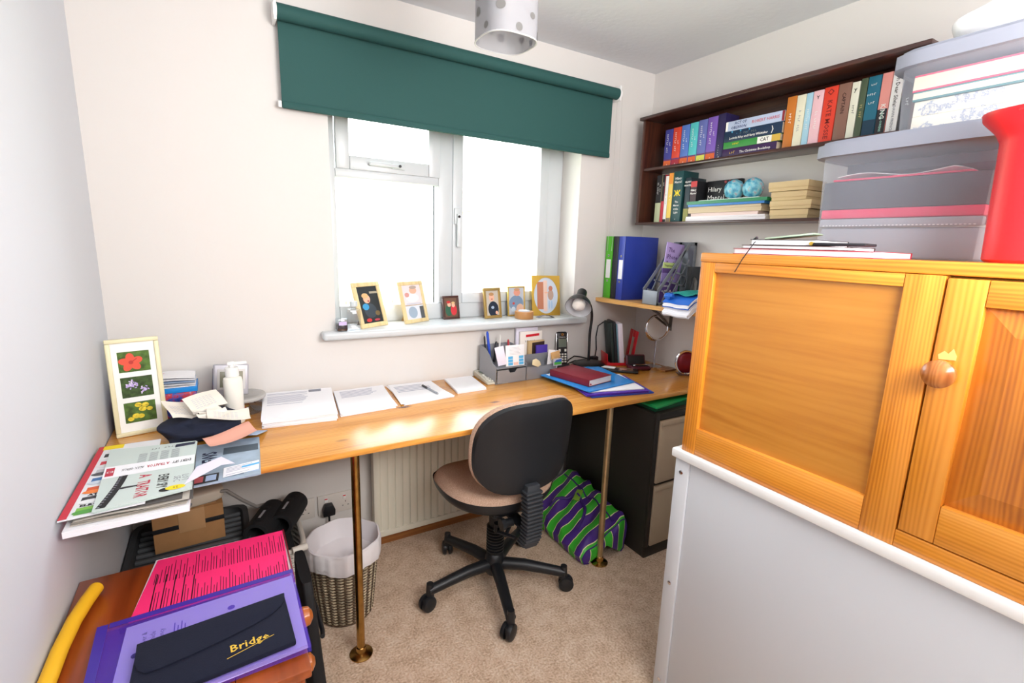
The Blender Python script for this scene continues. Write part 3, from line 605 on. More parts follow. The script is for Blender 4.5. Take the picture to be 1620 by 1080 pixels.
def slab(name, label, cat, x0, x1, y0, y1, z0, z1, mt, bev=.002, group=None, rz=0):
    m = MB(); cx, cy = (x0+x1)/2, (y0+y1)/2; m.box(x0-cx, x1-cx, y0-cy, y1-cy, 0, z1-z0, mt, bev); return tag(m.build(name, loc=(cx, cy, z0), rz=rz), label, cat, group)
gi = 'contents of the larger storage box'
zb = PT+.002
m = MB(); gfc = mat('grey_case_fabric', 'A2A4AE', .7)
m.box(1.725, 2.13, -1.640, -1.312, zb, zb+.072, gfc, .008); m.box(1.7225, 1.74, -1.642, -1.31, zb+.074, zb+.094, gfc, .003)
for k in range(40): m.box(1.7205, 1.7222, -1.632+k*.0079, -1.632+k*.0079+.004, zb+.0765, zb+.078, WHITE)
tag(m.build('document_case'), 'pale grey stitched case at the bottom of the larger storage box', 'case', gi)
slab('file_folder', 'bright pink folder above the grey case in the larger storage box', 'folder', 1.728, 2.12, -1.640, -1.308, zb+.096, zb+.118, mat('pink_card', 'E01E58', .5), group=gi)
slab('file_block', 'thick charcoal file in the middle of the larger storage box', 'file', 1.728, 2.12, -1.640, -1.305, zb+.119, zb+.188, mat('charcoal_card', '3A3B46', .6), group=gi)
slab('file_folder', 'slim pink edged folder above the charcoal file in the larger storage box', 'folder', 1.732, 2.08, -1.60, -1.32, zb+.189, zb+.194, mat('pink_card'), group=gi, rz=.03)
m = MB(); m.add(grid_vf(lambda u, v: (1.74+.30*u, -1.33-.24*v, zb+.2+.006*math.sin(v*7)+.004*math.sin(u*5)), 6, 14, .0015), WHITE)
tag(m.build('loose_papers'), 'crumpled white papers near the top of the larger storage box', 'papers', gi)
slab('file_block', 'dark grey wallet folder under the lid of the larger storage box', 'folder', 1.78, 2.12, -1.640, -1.33, zb+.212, zb+.236, mat('charcoal_card'), group=gi)
gi = 'contents of the upper storage box'; zb = UB+.002
toi = toile_mat()
slab('keepsake_box', 'lower cream box with blue country print inside the upper storage box', 'box', 1.800, 2.15, -1.792, -1.448, zb, zb+.045, toi, group=gi)
slab('keepsake_box', 'second cream box with blue country print lying on its twin', 'box', 1.805, 2.15, -1.792, -1.446, zb+.046, zb+.080, toi, group=gi)
m = MB(); m.box(1.80, 2.1, -1.79, -1.443, zb+.081, zb+.085, mat('teal_card', '2C7C80', .6)); m.box(1.80, 2.1, -1.79, -1.443, zb+.085, zb+.098, CREAMPG); m.box(1.80, 2.1, -1.79, -1.443, zb+.098, zb+.101, mat('teal_card'))
tag(m.build('book'), 'teal covered book above the cream boxes in the upper storage box', 'book', gi)
m = MB(); m.box(1.80, 2.1, -1.79, -1.44, zb+.102, zb+.106, mat('pink_card')); m.box(1.80, 2.1, -1.79, -1.44, zb+.106, zb+.135, CREAMPG); m.box(1.80, 2.1, -1.79, -1.44, zb+.135, zb+.139, mat('pink_card'))
tag(m.build('book'), 'pink covered book under the lid of the upper storage box', 'book', gi)
m = MB(); m.add(blob_vf(0, 0, .05, .12, .13, .05, .8, 48, 24, .09, 3), mat('white_polythene', 'F2F2F4', .35))
tag(m.build('carrier_bag', loc=(1.93, -1.60, UB+.192)), 'crumpled white bag on the lid of the upper storage box', 'bag')
# red bin
rb = thing('red_tub', 'bright red plastic tub with flared handle rim in front of the storage boxes', 'tub', (1.575, -1.785, PT+.0005))
rp = mat('bright_red_plastic', 'CC1F26', .38)
m = MB(); vs, fs = lathe_vf([(.078, .0), (.083, .005), (.090, .205), (.098, .222), (.116, .242), (.118, .252), (.104, .256), (.090, .235), (.086, .19), (.078, .008), (0, .008)], 48, power=3.2); m.add((vs, fs[:-1] if False else fs), rp); m.build('tub_body', rb)
m = MB(); m.prism([(-.115, -.05), (-.095, -.075), (-.095, .075), (-.115, .05), (-.132, .02), (-.132, -.02)], .243, .250, rp, .002); m.build('lip', rb)
m = MB(); quadstack(m, [(-.05, -.05), (.05, -.05), (.05, .055), (-.05, .055)], .0, .285, WHITE, 3, .02, 3)
tag(m.build('card_stack', loc=(1.60, -1.795, PT+.0095)), 'white card standing in the red tub', 'card')

# notebooks
def notebook(name, label, x0, x1, y0, y1, z0, th, cov, page, rz=0, group='notebooks on the pine cabinet', ct=.0012):
    cx, cy = (x0+x1)/2, (y0+y1)/2; t = thing(name, label, 'notebook', (cx, cy, z0), rz, group); hx, hy = (x1-x0)/2, (y1-y0)/2
    m = MB(); m.box(-hx, hx, -hy, hy, 0, ct, cov, .0005); m.box(-hx, hx, -hy, hy, th-ct, th, cov, .0005); m.box(hx-ct, hx, -hy, hy, 0, th, cov, .0005); m.build('cover', t)
    m = MB(); m.box(-hx+.003, hx-.002, -hy+.002, hy-.003, ct, th-ct, page); m.build('pages', t); return t
z = PT+.0005; redc = mat('dark_red_cover', 'A8203C', .5); blc = mat('black_leather', '1C1B20', .5)
notebook('notebook', 'long red edged notebook at the bottom of the pile on the pine cabinet', 1.432, 1.60, -1.575, -1.265, z, .013, redc, mat('pinkish_pages', 'F0D8DC', .8)); z += .0135
notebook('notebook', 'thin white paged notebook with brown cover in the middle of the pile', 1.435, 1.60, -1.505, -1.285, z, .008, mat('brown_cover', '4A302C', .6), WHITE, .02); z += .0085
nb = notebook('notebook', 'black bound notebook with ribbon on top of the pile', 1.442, 1.60, -1.45, -1.30, z, .013, blc, WHITE, .05)
m = MB(); m.add(grid_vf(lambda u, v: (-.079-.012*math.sin(v*2.2)-.014*min(v*1.5, 1), .06+.0025*u+.03*v*v, .008-.075*v**1.3), 2, 14, .0006), blc); m.build('ribbon', nb)
m = MB(); m.tube([(-.05, .075, .006), (-.05, .082, .013), (-.05, .075, .018)], .004, CHROME, 8); m.build('clasp', nb)
m = MB(); m.box(-.03, .05, -.06, .05, 0, .004, mat('sage_cover', '9DB09A', .6), .001, M=Matrix.Rotation(.25, 4, 'Z') @ Matrix.Rotation(-.12, 4, 'X'))
tag(m.build('booklet', loc=(1.56, -1.33, z+.021)), 'pale green booklet lying on the black notebook', 'booklet')
m = MB(); m.box(-.03, .03, -.05, .05, 0, .006, blc, .002); m.cyl((-.025, .055, .004), (-.01, .055, .004), .004, GOLD); tag(m.build('pen_case', loc=(1.47, -1.50, z+.001), rz=.1), 'black leather pen case beside the black notebook', 'case')

# ------------------------------------------------------------------ bookshelf on the side wall
dk = wood('dark_mahogany', '5A3020', '40211A', '2A1512', 'Y', 1, .3, .3, contrast=.6)
dkz = wood('dark_mahogany_upright', '6A3A26', '4C281C', '331A14', 'Z', 1, .3, .3, contrast=.6)
SX, SY0, SY1 = 2.248, -1.275, -.092
bs = thing('wall_bookshelf', 'dark wooden two tier bookshelf fixed to the wall above the desk end', 'bookshelf', (0, 0, 0))
for y in (SY0, SY1-.018):
    m = MB(); m.box(SX, RW-.0005, y, y+.018, 1.500, 2.012, dkz, .002); m.build('side', bs)
for z0, z1, ov in ((1.497, 1.509, .004), (1.765, 1.779, -.006), (2.0125, 2.028, .014)):
    m = MB(); e = .014 if ov > .01 else (-.0182 if ov < 0 else .002); m.box(SX-ov, RW-.0005, SY0-e, SY1+e, z0, z1, dk, .003); m.build('shelf', bs)
m = MB(); m.box(RW-.018, RW-.0007, SY0+.0182, SY1-.0182, 1.905, 2.012, dk, .001); m.build('back_rail', bs)

SPX = 2.290
def book(label, y_left, y_right, h, depth, cov, z, bands=(), texts=(), group='books on the upper shelf', x=SPX, lean=0, page=CREAMPG):
    """stands upright, spine towards -x; y_left > y_right"""
    th = y_left-y_right-.0006; t = tag(bpy.data.objects.new('book', None), label, 'book', group); COL.objects.link(t); t.empty_display_size = .03
    t.location = (x, (y_left+y_right)/2, z); t.rotation_euler = (lean, 0, 0); a = th/2
    m = MB(); m.box(0, .0015, -a, a, 0, h, cov, .0006); m.box(.0008, depth, -a, -a+.0012, 0, h, cov, .0004); m.box(.0008, depth, a-.0012, a, 0, h, cov, .0004)
    for z0, z1, c in bands: m.box(-.0003, .001, -a+.0004, a-.0004, z0*h, z1*h, c)
    for s, fz, size, c, *o in texts: 
        d = o[0] if o else 'S'; off = o[1] if len(o) > 1 else 0
        m.text(s, size, c, (-.0007, off*th, fz*h), SPINE_L if d == 'S' else FACE_L, bold=.012)
    m.build('cover', t); m = MB(); m.box(.002, depth-.003, -a+.0013, a-.0013, .002, h-.003, page); m.build('pages', t); return t
c_ = lambda n, h: mat(n, h, .45)
W_ = mat('white_print', 'F4F2EE', .6); GP = mat('gold_print', 'D8B24C', .5)
z = 1.7795; top = 1.7795
orange = c_('sunset_orange', 'D9622B')
def series(label, yl, yr, col, band, h=.178, tc=W_):
    return book(label, yl, yr, h, .11, col, z, [(0, .16, band), (.16, .2, c_('dusk_purple', '6B3C6E'))], [('~10', .62, (yl-yr)*.30, tc, 'S', .15), ('~3', .60, (yl-yr)*.22, tc, 'S', -.2), ('o', .06, .012, W_, 'L')])
series('indigo blue paperback, first book at the window end of the upper shelf', -.208, -.256, c_('indigo', '3F3F92'), orange, .174)
series('orange red paperback between the indigo and cornflower blue ones', -.258, -.306, c_('orange_red', 'D5432E'), c_('crimson', 'A52A3A'), .176)
series('cornflower blue paperback between the orange red and turquoise ones', -.309, -.356, c_('cornflower', '5577C4'), orange, .178)
series('turquoise paperback with an orange foot on the upper shelf', -.359, -.404, c_('turquoise', '55BFC4'), orange, .180)
series('mottled blue paperback with a yellow foot on the upper shelf', -.407, -.454, c_('slate_blue', '6670B4'), c_('acid_yellow', 'D6D457'), .183)
series('lilac purple paperback with an orange foot on the upper shelf', -.457, -.508, c_('lilac_purple', '7A58B4'), orange, .186)
book('very dark purple paperback standing just before the lying pile', -.510, -.548, .190, .11, c_('deep_aubergine', '2B2350'), z, [], [('. . . . .', .2, .02, W_), ('o', .05, .012, W_, 'L')])
def lying(label, y0, y1, z0, h, cov, texts, bands=(), depth=.105, x=2.286, group='books lying in a pile on the upper shelf', page=CREAMPG, rz=0):
    t = tag(bpy.data.objects.new('book', None), label, 'book', group); COL.objects.link(t); t.location = (x, (y0+y1)/2, z0); t.rotation_euler = (0, 0, rz); a = abs(y1-y0)/2; h -= .0006
    m = MB(); m.box(0, .0015, -a, a, 0, h, cov, .0006); m.box(.0008, depth, -a, a, 0, .0014, cov); m.box(.0008, depth, -a, a, h-.0014, h, cov)
    for u0, u1, c in bands: m.box(-.0004, .001, a-2*a*u1, a-2*a*u0, .0008, h-.0008, c)
    for s, u, v, size, c in texts: m.text(s, size, c, (-.0008, a-2*a*u, v*h), FACE_L, bold=.015)
    m.build('cover', t); m = MB(); m.box(.002, depth-.002, -a+.002, a-.003, .0015, h-.0015, page); m.build('pages', t); return t
PW = c_('pale_blue_jacket', 'B9C6E2')
zz = top; lying('dark purple book lying at the bottom of the pile on the upper shelf', -.551, -.800, zz, .036, c_('plum', '3B2050'), [('The Christmas Bookshop', .62, .45, .0135, W_), ('~3', .2, .5, .016, GP)], page=CREAMPG); zz += .036
lying('green book with white and yellow end lying second in the pile', -.553, -.812, zz, .028, c_('leaf_green', '3C9144'), [('~5', .25, .6, .013, YELL), ('CAT', .74, .5, .02, BLACK)], [(.62, .86, W_), (.86, 1, GP)]); zz += .028
lying('navy starry book with a crescent moon lying third in the pile', -.552, -.815, zz, .044, c_('starry_navy', '17304E'), [('Lucinda Riley and Harry Whittaker', .44, .30, .0125, W_), ('~9', .44, .66, .014, c_('dim_gold', '6F7B74')), (')', .85, .5, .03, W_), ('*   .  *    . *', .3, .8, .02, c_('star_blue', '59B9E8'))]); zz += .044
lying('pale blue hardback lying on top of the pile on the upper shelf', -.556, -.818, zz, .040, PW, [('ACT OF', .27, .72, .016, c_('navy_print', '2B3A6E')), ('OBLIVION', .24, .27, .016, c_('navy_print', '2B3A6E')), ('ROBERT HARRIS', .70, .5, .0165, c_('coral_print', 'CC6E78'))], [(0, .04, W_), (.965, 1, c_('oxblood', '8C2430'))]); zz += .041
B = [('orange brown paperback standing beside the lying pile', -.821, -.857, .192, 'C9762A', [('~5', .55, .016, W_)], []),
     ('cream paperback next to the orange brown one', -.859, -.893, .190, 'E8E4CC', [('~9', .5, .014, GREYINK)], []),
     ('pale sky blue paperback between cream and pink ones', -.895, -.918, .190, 'A9D3E6', [('~10', .5, .012, W_)], []),
     ('pale pink paperback with a small black bird mark', -.920, -.957, .191, 'F0C4CC', [('~8', .45, .013, W_), ('Y', .87, .018, BLACK, 'L')], []),
     ('thick bright red novel on the upper shelf', -.959, -1.006, .194, 'E2402A', [('KATE MOSSE', .42, .0235, c_('dark_red_print', '7E1D1A')), ('O', .90, .030, c_('dark_red_print', '7E1D1A'), 'L')], []),
     ('grey brown hardback after the bright red novel', -1.008, -1.050, .194, '8C6658', [('CAPTAIN', .66, .017, c_('dark_brown_print', '40241E'))], []),
     ('narrow white paperback with yellow edge and black twig mark', -1.052, -1.078, .190, 'E9E8D6', [('~5', .5, .012, BLACK), ('y', .87, .02, BLACK, 'L')], []),
     ('narrow dark green patterned paperback on the upper shelf', -1.080, -1.101, .195, '4B5A44', [('~6', .45, .012, c_('pale_gold', 'C9B878'))], []),
     ('teal seascape paperback with pale lettering', -1.103, -1.142, .195, '1D6B84', [('~3', .86, .010, W_, 'L'), ('~5', .70, .011, W_, 'L'), ('~3', .56, .011, W_, 'L')], [(0, .28, '15384F')]),
     ('pink and black floral paperback next to the white one', -1.144, -1.174, .196, 'E79A92', [('KING', .38, .020, W_), ('DELIA OWENS', .22, .010, c_('mint_print', '9CD6C4')), ], [(0, .42, '24222A')]),
     ('white paperback with black handwritten lettering by the upper storage box', -1.176, -1.208, .196, 'F0EFEF', [('oh Dear Silvia', .68, .0165, BLACK), ('DAWN FRENCH', .23, .0115, GREYINK)], []),
     ('tall charcoal book at the door end of the upper shelf', -1.210, -1.245, .18, '3C3A42', [('~3', .5, .014, W_)], [])]
for lb, a, b, h, col, tx, bd in B: book(lb, a, b, h, .105, c_('spine_'+col, col), top, [(p, q_, c_('band_'+c2, c2)) for p, q_, c2 in bd], tx)
# lower tier
z = 1.5095; G = 'books on the lower shelf'
book('black and sage green book, first at the window end of the lower shelf', -.178, -.214, .232, .105, c_('sage_spine', 'B7BF9A'), z, [(.42, 1, BLACK)], [('~8', .72, .012, W_, 'S', .18), ('~6', .72, .010, W_, 'S', -.2)], G)
book('slim red and black book second on the lower shelf', -.216, -.234, .232, .10, c_('slim_red', 'C0263A'), z, [(.45, 1, BLACK)], [('~3', .8, .010, W_)], G)
book('slim white book between red and yellow ones on the lower shelf', -.236, -.255, .225, .10, c_('off_white', 'EEECEA'), z, [(0, .07, BLACK)], [('~8', .5, .010, GREYINK)], G)
book('yellow and orange book on the lower shelf', -.257, -.284, .236, .105, c_('yellow_spine', 'EBC95C'), z, [(.78, 1, c_('amber', 'E8922C')), (0, .09, c_('fawn', '7A6A50'))], [('~4', .5, .012, W_)], G)
book('thick dark green novel with gold emblem on the lower shelf', -.286, -.345, .240, .115, c_('bottle_green', '1F4A4C'), z, [], [('Hilary', .86, .016, W_, 'L'), ('Mantel', .79, .016, W_, 'L'), ('ж', .58, .05, YELL, 'L'), ('The', .40, .013, W_, 'L'), ('Mirror', .33, .013, W_, 'L'), ('& the', .26, .013, W_, 'L'), ('Light', .19, .013, W_, 'L'), ('o', .06, .012, W_, 'L')], G)
book('black and teal paperback behind the dark green novel', -.362, -.392, .205, .115, c_('blackish_teal', '223038'), z, [(0, .3, c_('olive_gold', '8C8A3C'))], [('HILARY', .9, .011, W_, 'L'), ('MANTEL', .82, .011, W_, 'L')], G)
book('crimson lettered black novel standing behind the card folders', -.394, -.43, .185, .115, BLACK, z, [(.86, 1, c_('scarlet', 'C02A2A')), (.0, .86, c_('wine_black', '33141A'))], [('Hilary', .78, .013, W_, 'L'), ('Mantel', .7, .013, W_, 'L')], G)
t = tag(bpy.data.objects.new('book', None), 'black hardback with its lettered front turned to the room behind the blue globes', 'book', G); COL.objects.link(t); t.location = (2.345, -.532, z+.08)
m = MB(); m.box(0, .022, -.09, .09, 0, .105, BLACK, .001); m.text('Hilary', .03, W_, (-.0006, .045, .066), FACE_L); m.text('Mantel', .034, W_, (-.0006, .035, .028), FACE_L); m.text('* *', .03, RED, (-.0006, -.02, .09), FACE_L); m.build('cover', t)
# folders lying on the lower shelf
def flat(name, label, q, z0, z1, mt, cat='folder', group='folders lying on the lower shelf', n=1, jit=0):
    m = MB(); quadstack(m, q, z0, z1, mt, n, jit, 5); return tag(m.build(name), label, cat, group)
q = lambda x0, y0, x1, y1: [(x0, y0), (x0, y1), (x1, y1), (x1, y0)]
z = 1.5095
flat('document_wallet', 'white card wallet at the bottom of the lower shelf pile', q(2.272, -.398, 2.38, -.800), z, z+.022, mat('white_card', 'F1EDEE', .7), n=3, jit=.01); z += .0225
flat('document_wallet', 'pinkish white card wallet second from the bottom on the lower shelf', q(2.280, -.420, 2.38, -.760), z, z+.014, mat('blush_card', 'EBD5CE', .7), n=2, jit=.01); z += .0145
flat('document_wallet', 'buff card folder in the middle of the lower shelf pile', q(2.276, -.405, 2.38, -.775), z, z+.028, mat('buff_card', 'D9C7A6', .7), n=3, jit=.012); z += .0285
flat('document_wallet', 'blue plastic folder under the green one on the lower shelf', q(2.270, -.405, 2.38, -.790), z, z+.010, mat('blue_plastic', '2277C2', .3)); z += .0105
flat('document_wallet', 'dark green plastic folder on the lower shelf pile', q(2.268, -.400, 2.38, -.800), z, z+.014, mat('green_plastic', '17824E', .3), n=2, jit=.015); z += .0145
flat('paper_sheet', 'pale mint sheet under the blue globes on the lower shelf', [(2.275, -.46), (2.272, -.76), (2.38, -.77), (2.38, -.43)], z, z+.003, mat('mint_card', 'D8F0E4', .6), 'paper'); z += .0035
gm = globe_mat()
for y, lb in ((-.610, 'rounded blue patterned globe tin nearer the window on the lower shelf'), (-.700, 'rounded blue patterned globe tin nearer the buff boxes on the lower shelf')):
    m = MB(); m.lathe([(0, 0), (.018, .001), (.034, .012), (.0415, .032), (.0425, .042), (.040, .056), (.028, .074), (.010, .083), (0, .084)], gm, 32); tag(m.build('globe_tin', loc=(2.318, y, z)), lb, 'tin', 'blue globes on the lower shelf')
for k, (y0, y1, dx, z0, z1, lb) in enumerate(((-.822, -.975, .004, 1.5095, 1.545, 'buff cardboard box at the bottom of the shelf stack'), (-.820, -.985, .0, 1.546, 1.579, 'second buff cardboard box up, jutting out a little'), (-.818, -.960, .006, 1.580, 1.614, 'third buff cardboard box up in the shelf stack'), (-.806, -.965, .0, 1.615, 1.652, 'topmost buff cardboard box on the lower shelf'))):
    t = thing('card_box', lb, 'box', (SX+.012+dx, (y0+y1)/2, z0), 0, 'buff boxes on the lower shelf'); hy = (y0-y1)/2; h = z1-z0
    bfm = mat('buff_box', 'D8C193', .8)
    m = MB(); m.box(.002, .12, -hy+.002, hy-.002, 0, h*.5, bfm, .001); m.build('tray', t); m = MB(); m.box(0, .122, -hy, hy, h*.35, h-.0006, bfm, .001); m.build('lid', t)

# ------------------------------------------------------------------ small corner shelf with binders
cs = thing('corner_shelf', 'small pine shelf on a metal bracket in the room corner', 'shelf', (0, 0, 0))
SZ = 1.108
m = MB(); m.prism([(RW-.0005, -.0005), (2.085, -.0005), (2.085, -.03), (2.125, -.45), (2.13, -.66), (RW-.0005, -.66)], SZ-.020, SZ, wood('shelf_pine', 'E6B877', 'D9A35C', 'B67C3A', 'Y', 1, .35), .002); m.build('board', cs)
m = MB(); bk = mat('grey_bracket', '6E6A66', .4, .6)
m.box(2.20, RW-.0005, -.27, -.25, SZ-.0235, SZ-.0205, bk, .001); m.box(RW-.004, RW-.0006, -.27, -.25, SZ-.16, SZ-.0205, bk, .001); m.tube([(2.22, -.26, SZ-.025), (2.30, -.26, SZ-.065), (RW-.006, -.26, SZ-.14)], .006, bk, 8); m.build('bracket', cs)
def binder(label, y0, y1, col, depth, h, x=2.130, labelc=True, lz=(.33, .63)):
    t = thing('lever_arch_binder', label, 'binder', (x, y1, SZ+.0005), 0, 'binders on the corner shelf'); c = mat('binder_'+col, col, .4); th = y0-y1-.001
    m = MB(); m.box(0, .003, 0, th, 0, h, c, .001); m.box(.0, depth, 0, .0025, 0, h, c, .001); m.box(0, depth, th-.0025, th, 0, h, c, .001); m.build('cover', t)
    m = MB(); m.box(.02, depth-.02, .004, th-.004, .01, h-.02, WHITE); m.build('papers', t)
    if labelc:
        m = MB(); m.box(-.0006, .0002, th*.2, th*.8, lz[0]*h, lz[1]*h, WHITE); m.build('spine_label', t)
        m = MB(); 
        for zz in (lz[0]*h-.015, lz[1]*h+.02): m.lathe([(.006, 0), (.006, .001), (.003, .0012), (.003, 0)], CHROME, 16, M=mframe((-.0008, th/2, zz), (0, 1, 0), (0, 0, 1)) @ Matrix.Rotation(PI, 4, 'X'))
        m.build('finger_ring', t)
    return t
binder('bright green ring binder against the window wall', -.006, -.062, '55B82E', .235, .326)
binder('black ring binder between green and blue ones', -.064, -.104, '20222C', .235, .326, labelc=False)
binder('royal blue ring binder nearest the magazine file', -.106, -.155, '2A3E9E', .235, .326, x=2.128)
GF = mat('grey_plastic_file', '8A929A', .4); GF2 = mat('dark_grey_plastic', '757B82', .42)
mf = thing('magazine_file', 'grey slatted plastic magazine file holding booklets on the corner shelf', 'magazine file', (2.128, -.395, SZ+.0005), 0)
wd, dp, hb, hf = .095, .25, .305, .068
m = MB(); m.box(0, dp, 0, wd, 0, .003, GF, .001); m.box(0, .0035, 0, wd, 0, hf, GF, .001); m.box(dp-.003, dp, 0, wd, 0, hb, GF2, .001); m.build('front_and_base', mf)
for yy in (0, wd-.003):
    m = MB(); X = lambda x, z_: (x, z_)
    def bar(p, q2, w): 
        d = Vector((q2[0]-p[0], q2[1]-p[1])); n = Vector((-d.y, d.x)).normalized()*w/2
        m.prism([(p[0]+n.x, p[1]+n.y), (q2[0]+n.x, q2[1]+n.y), (q2[0]-n.x, q2[1]-n.y), (p[0]-n.x, p[1]-n.y)], 0, .003, GF2, .0006, M=mframe((0, yy+.003, 0), (1, 0, 0), (0, 0, 1)))
    bar((0.006, 0), (.006, hf), .012); bar((0, .006), (dp, .006), .012); bar((dp-.010, 0), (dp-.010, hb), .02); bar((.004, hf), (.20, hb-.006), .018); bar((.20, hb-.008), (dp, hb-.008), .016)
    for k in range(5): bar((.03+k*.045, .004), (.07+k*.045, .004+ .28-k*.03) if k > 2 else (.17+k*.03, .235-k*.045+.03), .009)
    for k in range(4): bar((.03+.04*k, .07+.045*k), (.225, .03+.05*k), .008)
    m.build('slatted_side', mf)
m = MB(); M = Matrix.Translation((2.165, -.330, SZ+.09)) @ Matrix.Rotation(-.12, 4, 'Y') @ Matrix.Rotation(-.5, 4, 'Z')
lm = mat('lilac_cover', 'B9A3DC', .5); pk = mat('purple_cover', '57407E', .5)
def booklet(name, label, M, w, h, cov, tx, bands=()):
    t = tag(bpy.data.objects.new(name, None), label, 'booklet', 'booklets in the grey magazine file'); COL.objects.link(t); t.matrix_world = M
    m = MB(); m.box(0, w, 0, .004, 0, h, cov, .0006)
    for a, b, c in bands: m.box(0, w, -.0004, .001, a*h, b*h, c)
    for s, fx, fz, sz, c in tx: m.text(s, sz, c, (fx*w, -.0007, fz*h), FACE_F, bold=.02)
    return m.build('cover', t)
booklet('booklet', 'lilac booklet with purple title at the back of the magazine file', Matrix.Translation((2.195, -.345, SZ+.03)) @ Matrix.Rotation(.10, 4, 'Y') @ Matrix.Rotation(.06, 4, 'Z'), .135, .275, lm, [('The', .30, .87, .030, pk), ('iPhone', .37, .75, .030, pk), ('Book', .33, .63, .030, pk), ('O', .85, .80, .030, pk), ('H', .85, .80, .014, pk)])
booklet('booklet', 'purple booklet with pale green header at the front of the magazine file', Matrix.Translation((2.170, -.368, SZ+.012)) @ Matrix.Rotation(.05, 4, 'Y') @ Matrix.Rotation(.06, 4, 'Z'), .115, .195, pk, [('Telephone Tariff', .5, .925, .014, BLACK), ('O O', .5, .25, .035, W_), ('Yes', .7, .62, .02, YELL), ('Switch', .35, .42, .014, W_)], [(.86, 1, mat('pale_green_header', 'C9DE8C', .5)), (.52, .74, mat('lilac_band', '8E7DB8', .5))])
booklet('booklet', 'green booklet behind the slats of the magazine file', Matrix.Translation((2.24, -.320, SZ+.012)) @ Matrix.Rotation(.02, 4, 'Y'), .125, .22, mat('green_plastic'), [])
m = MB(); poly = [(0, 0), (.11, 0), (.11, .17), (.10, .185), (.01, .185), (0, .17)]
hole = []
dkp = mat('dark_grey_metal', '33353A', .4, .3)
m.box(0, .032, -.001, .001, 0, .19, dkp, .0008); m.box(.078, .11, -.001, .001, 0, .19, dkp, .0008); m.prism([(.032, .12), (.04, .135), (.055, .142), (.07, .135), (.078, .12), (.078, .19), (.032, .19)], -.001, .001, dkp, M=mframe((0, 0, 0), (1, 0, 0), (0, 0, 1)))
m.box(0, .11, -.001, .09, -.0, .0018, dkp); tag(m.build('bookend', loc=(2.232, -.470, SZ+.001)), 'black metal bookend with arched opening beside the magazine file', 'bookend')
# papers bulging off the end of the corner shelf
pb = thing('paper_bundle', 'thick bundle of white papers in blue plastic wallets at the end of the corner shelf', 'papers', (2.14, -.55, SZ+.001), 0)
BLUEP = mat('blue_wallet_plastic', '2F6FD0', .25)
def bend(z0, ext, w, yo, drop=.0, wav=.002, s=0):
    return grid_vf(lambda u, v: (-ext+(.20+ext)*v-.0, yo+w*(u-.5), z0+wav*math.sin(9*u+s)-drop*max(0, 1-v*3.2)**2), 10, 14, .0025)
m = MB(); r2 = random.Random(9)
for k in range(20): m.add(bend(.006+k*.0031, .052+.006*math.sin(k*.5)+r2.uniform(0, .005), .145+r2.uniform(-.006, .006), r2.uniform(-.004, .004), .038, .0015, 1), WHITE)
m.build('sheets', pb)
m = MB()
for k in (11, 17): m.add(bend(.0075+k*.0034, .060, .148, .002, .038, .0015, 1), BLUEP)
m.add(blob_vf(-.045, .05, .058, .022, .022, .014, .8, 16, 8, .25, 2), BLUEP); m.build('plastic_wallet', pb)
m = MB(); m.add(bend(.078, .03, .13, .0, .01, .004, 2), mat('teal_plastic', '2FA69A', .3)); m.build('teal_wallet', pb)

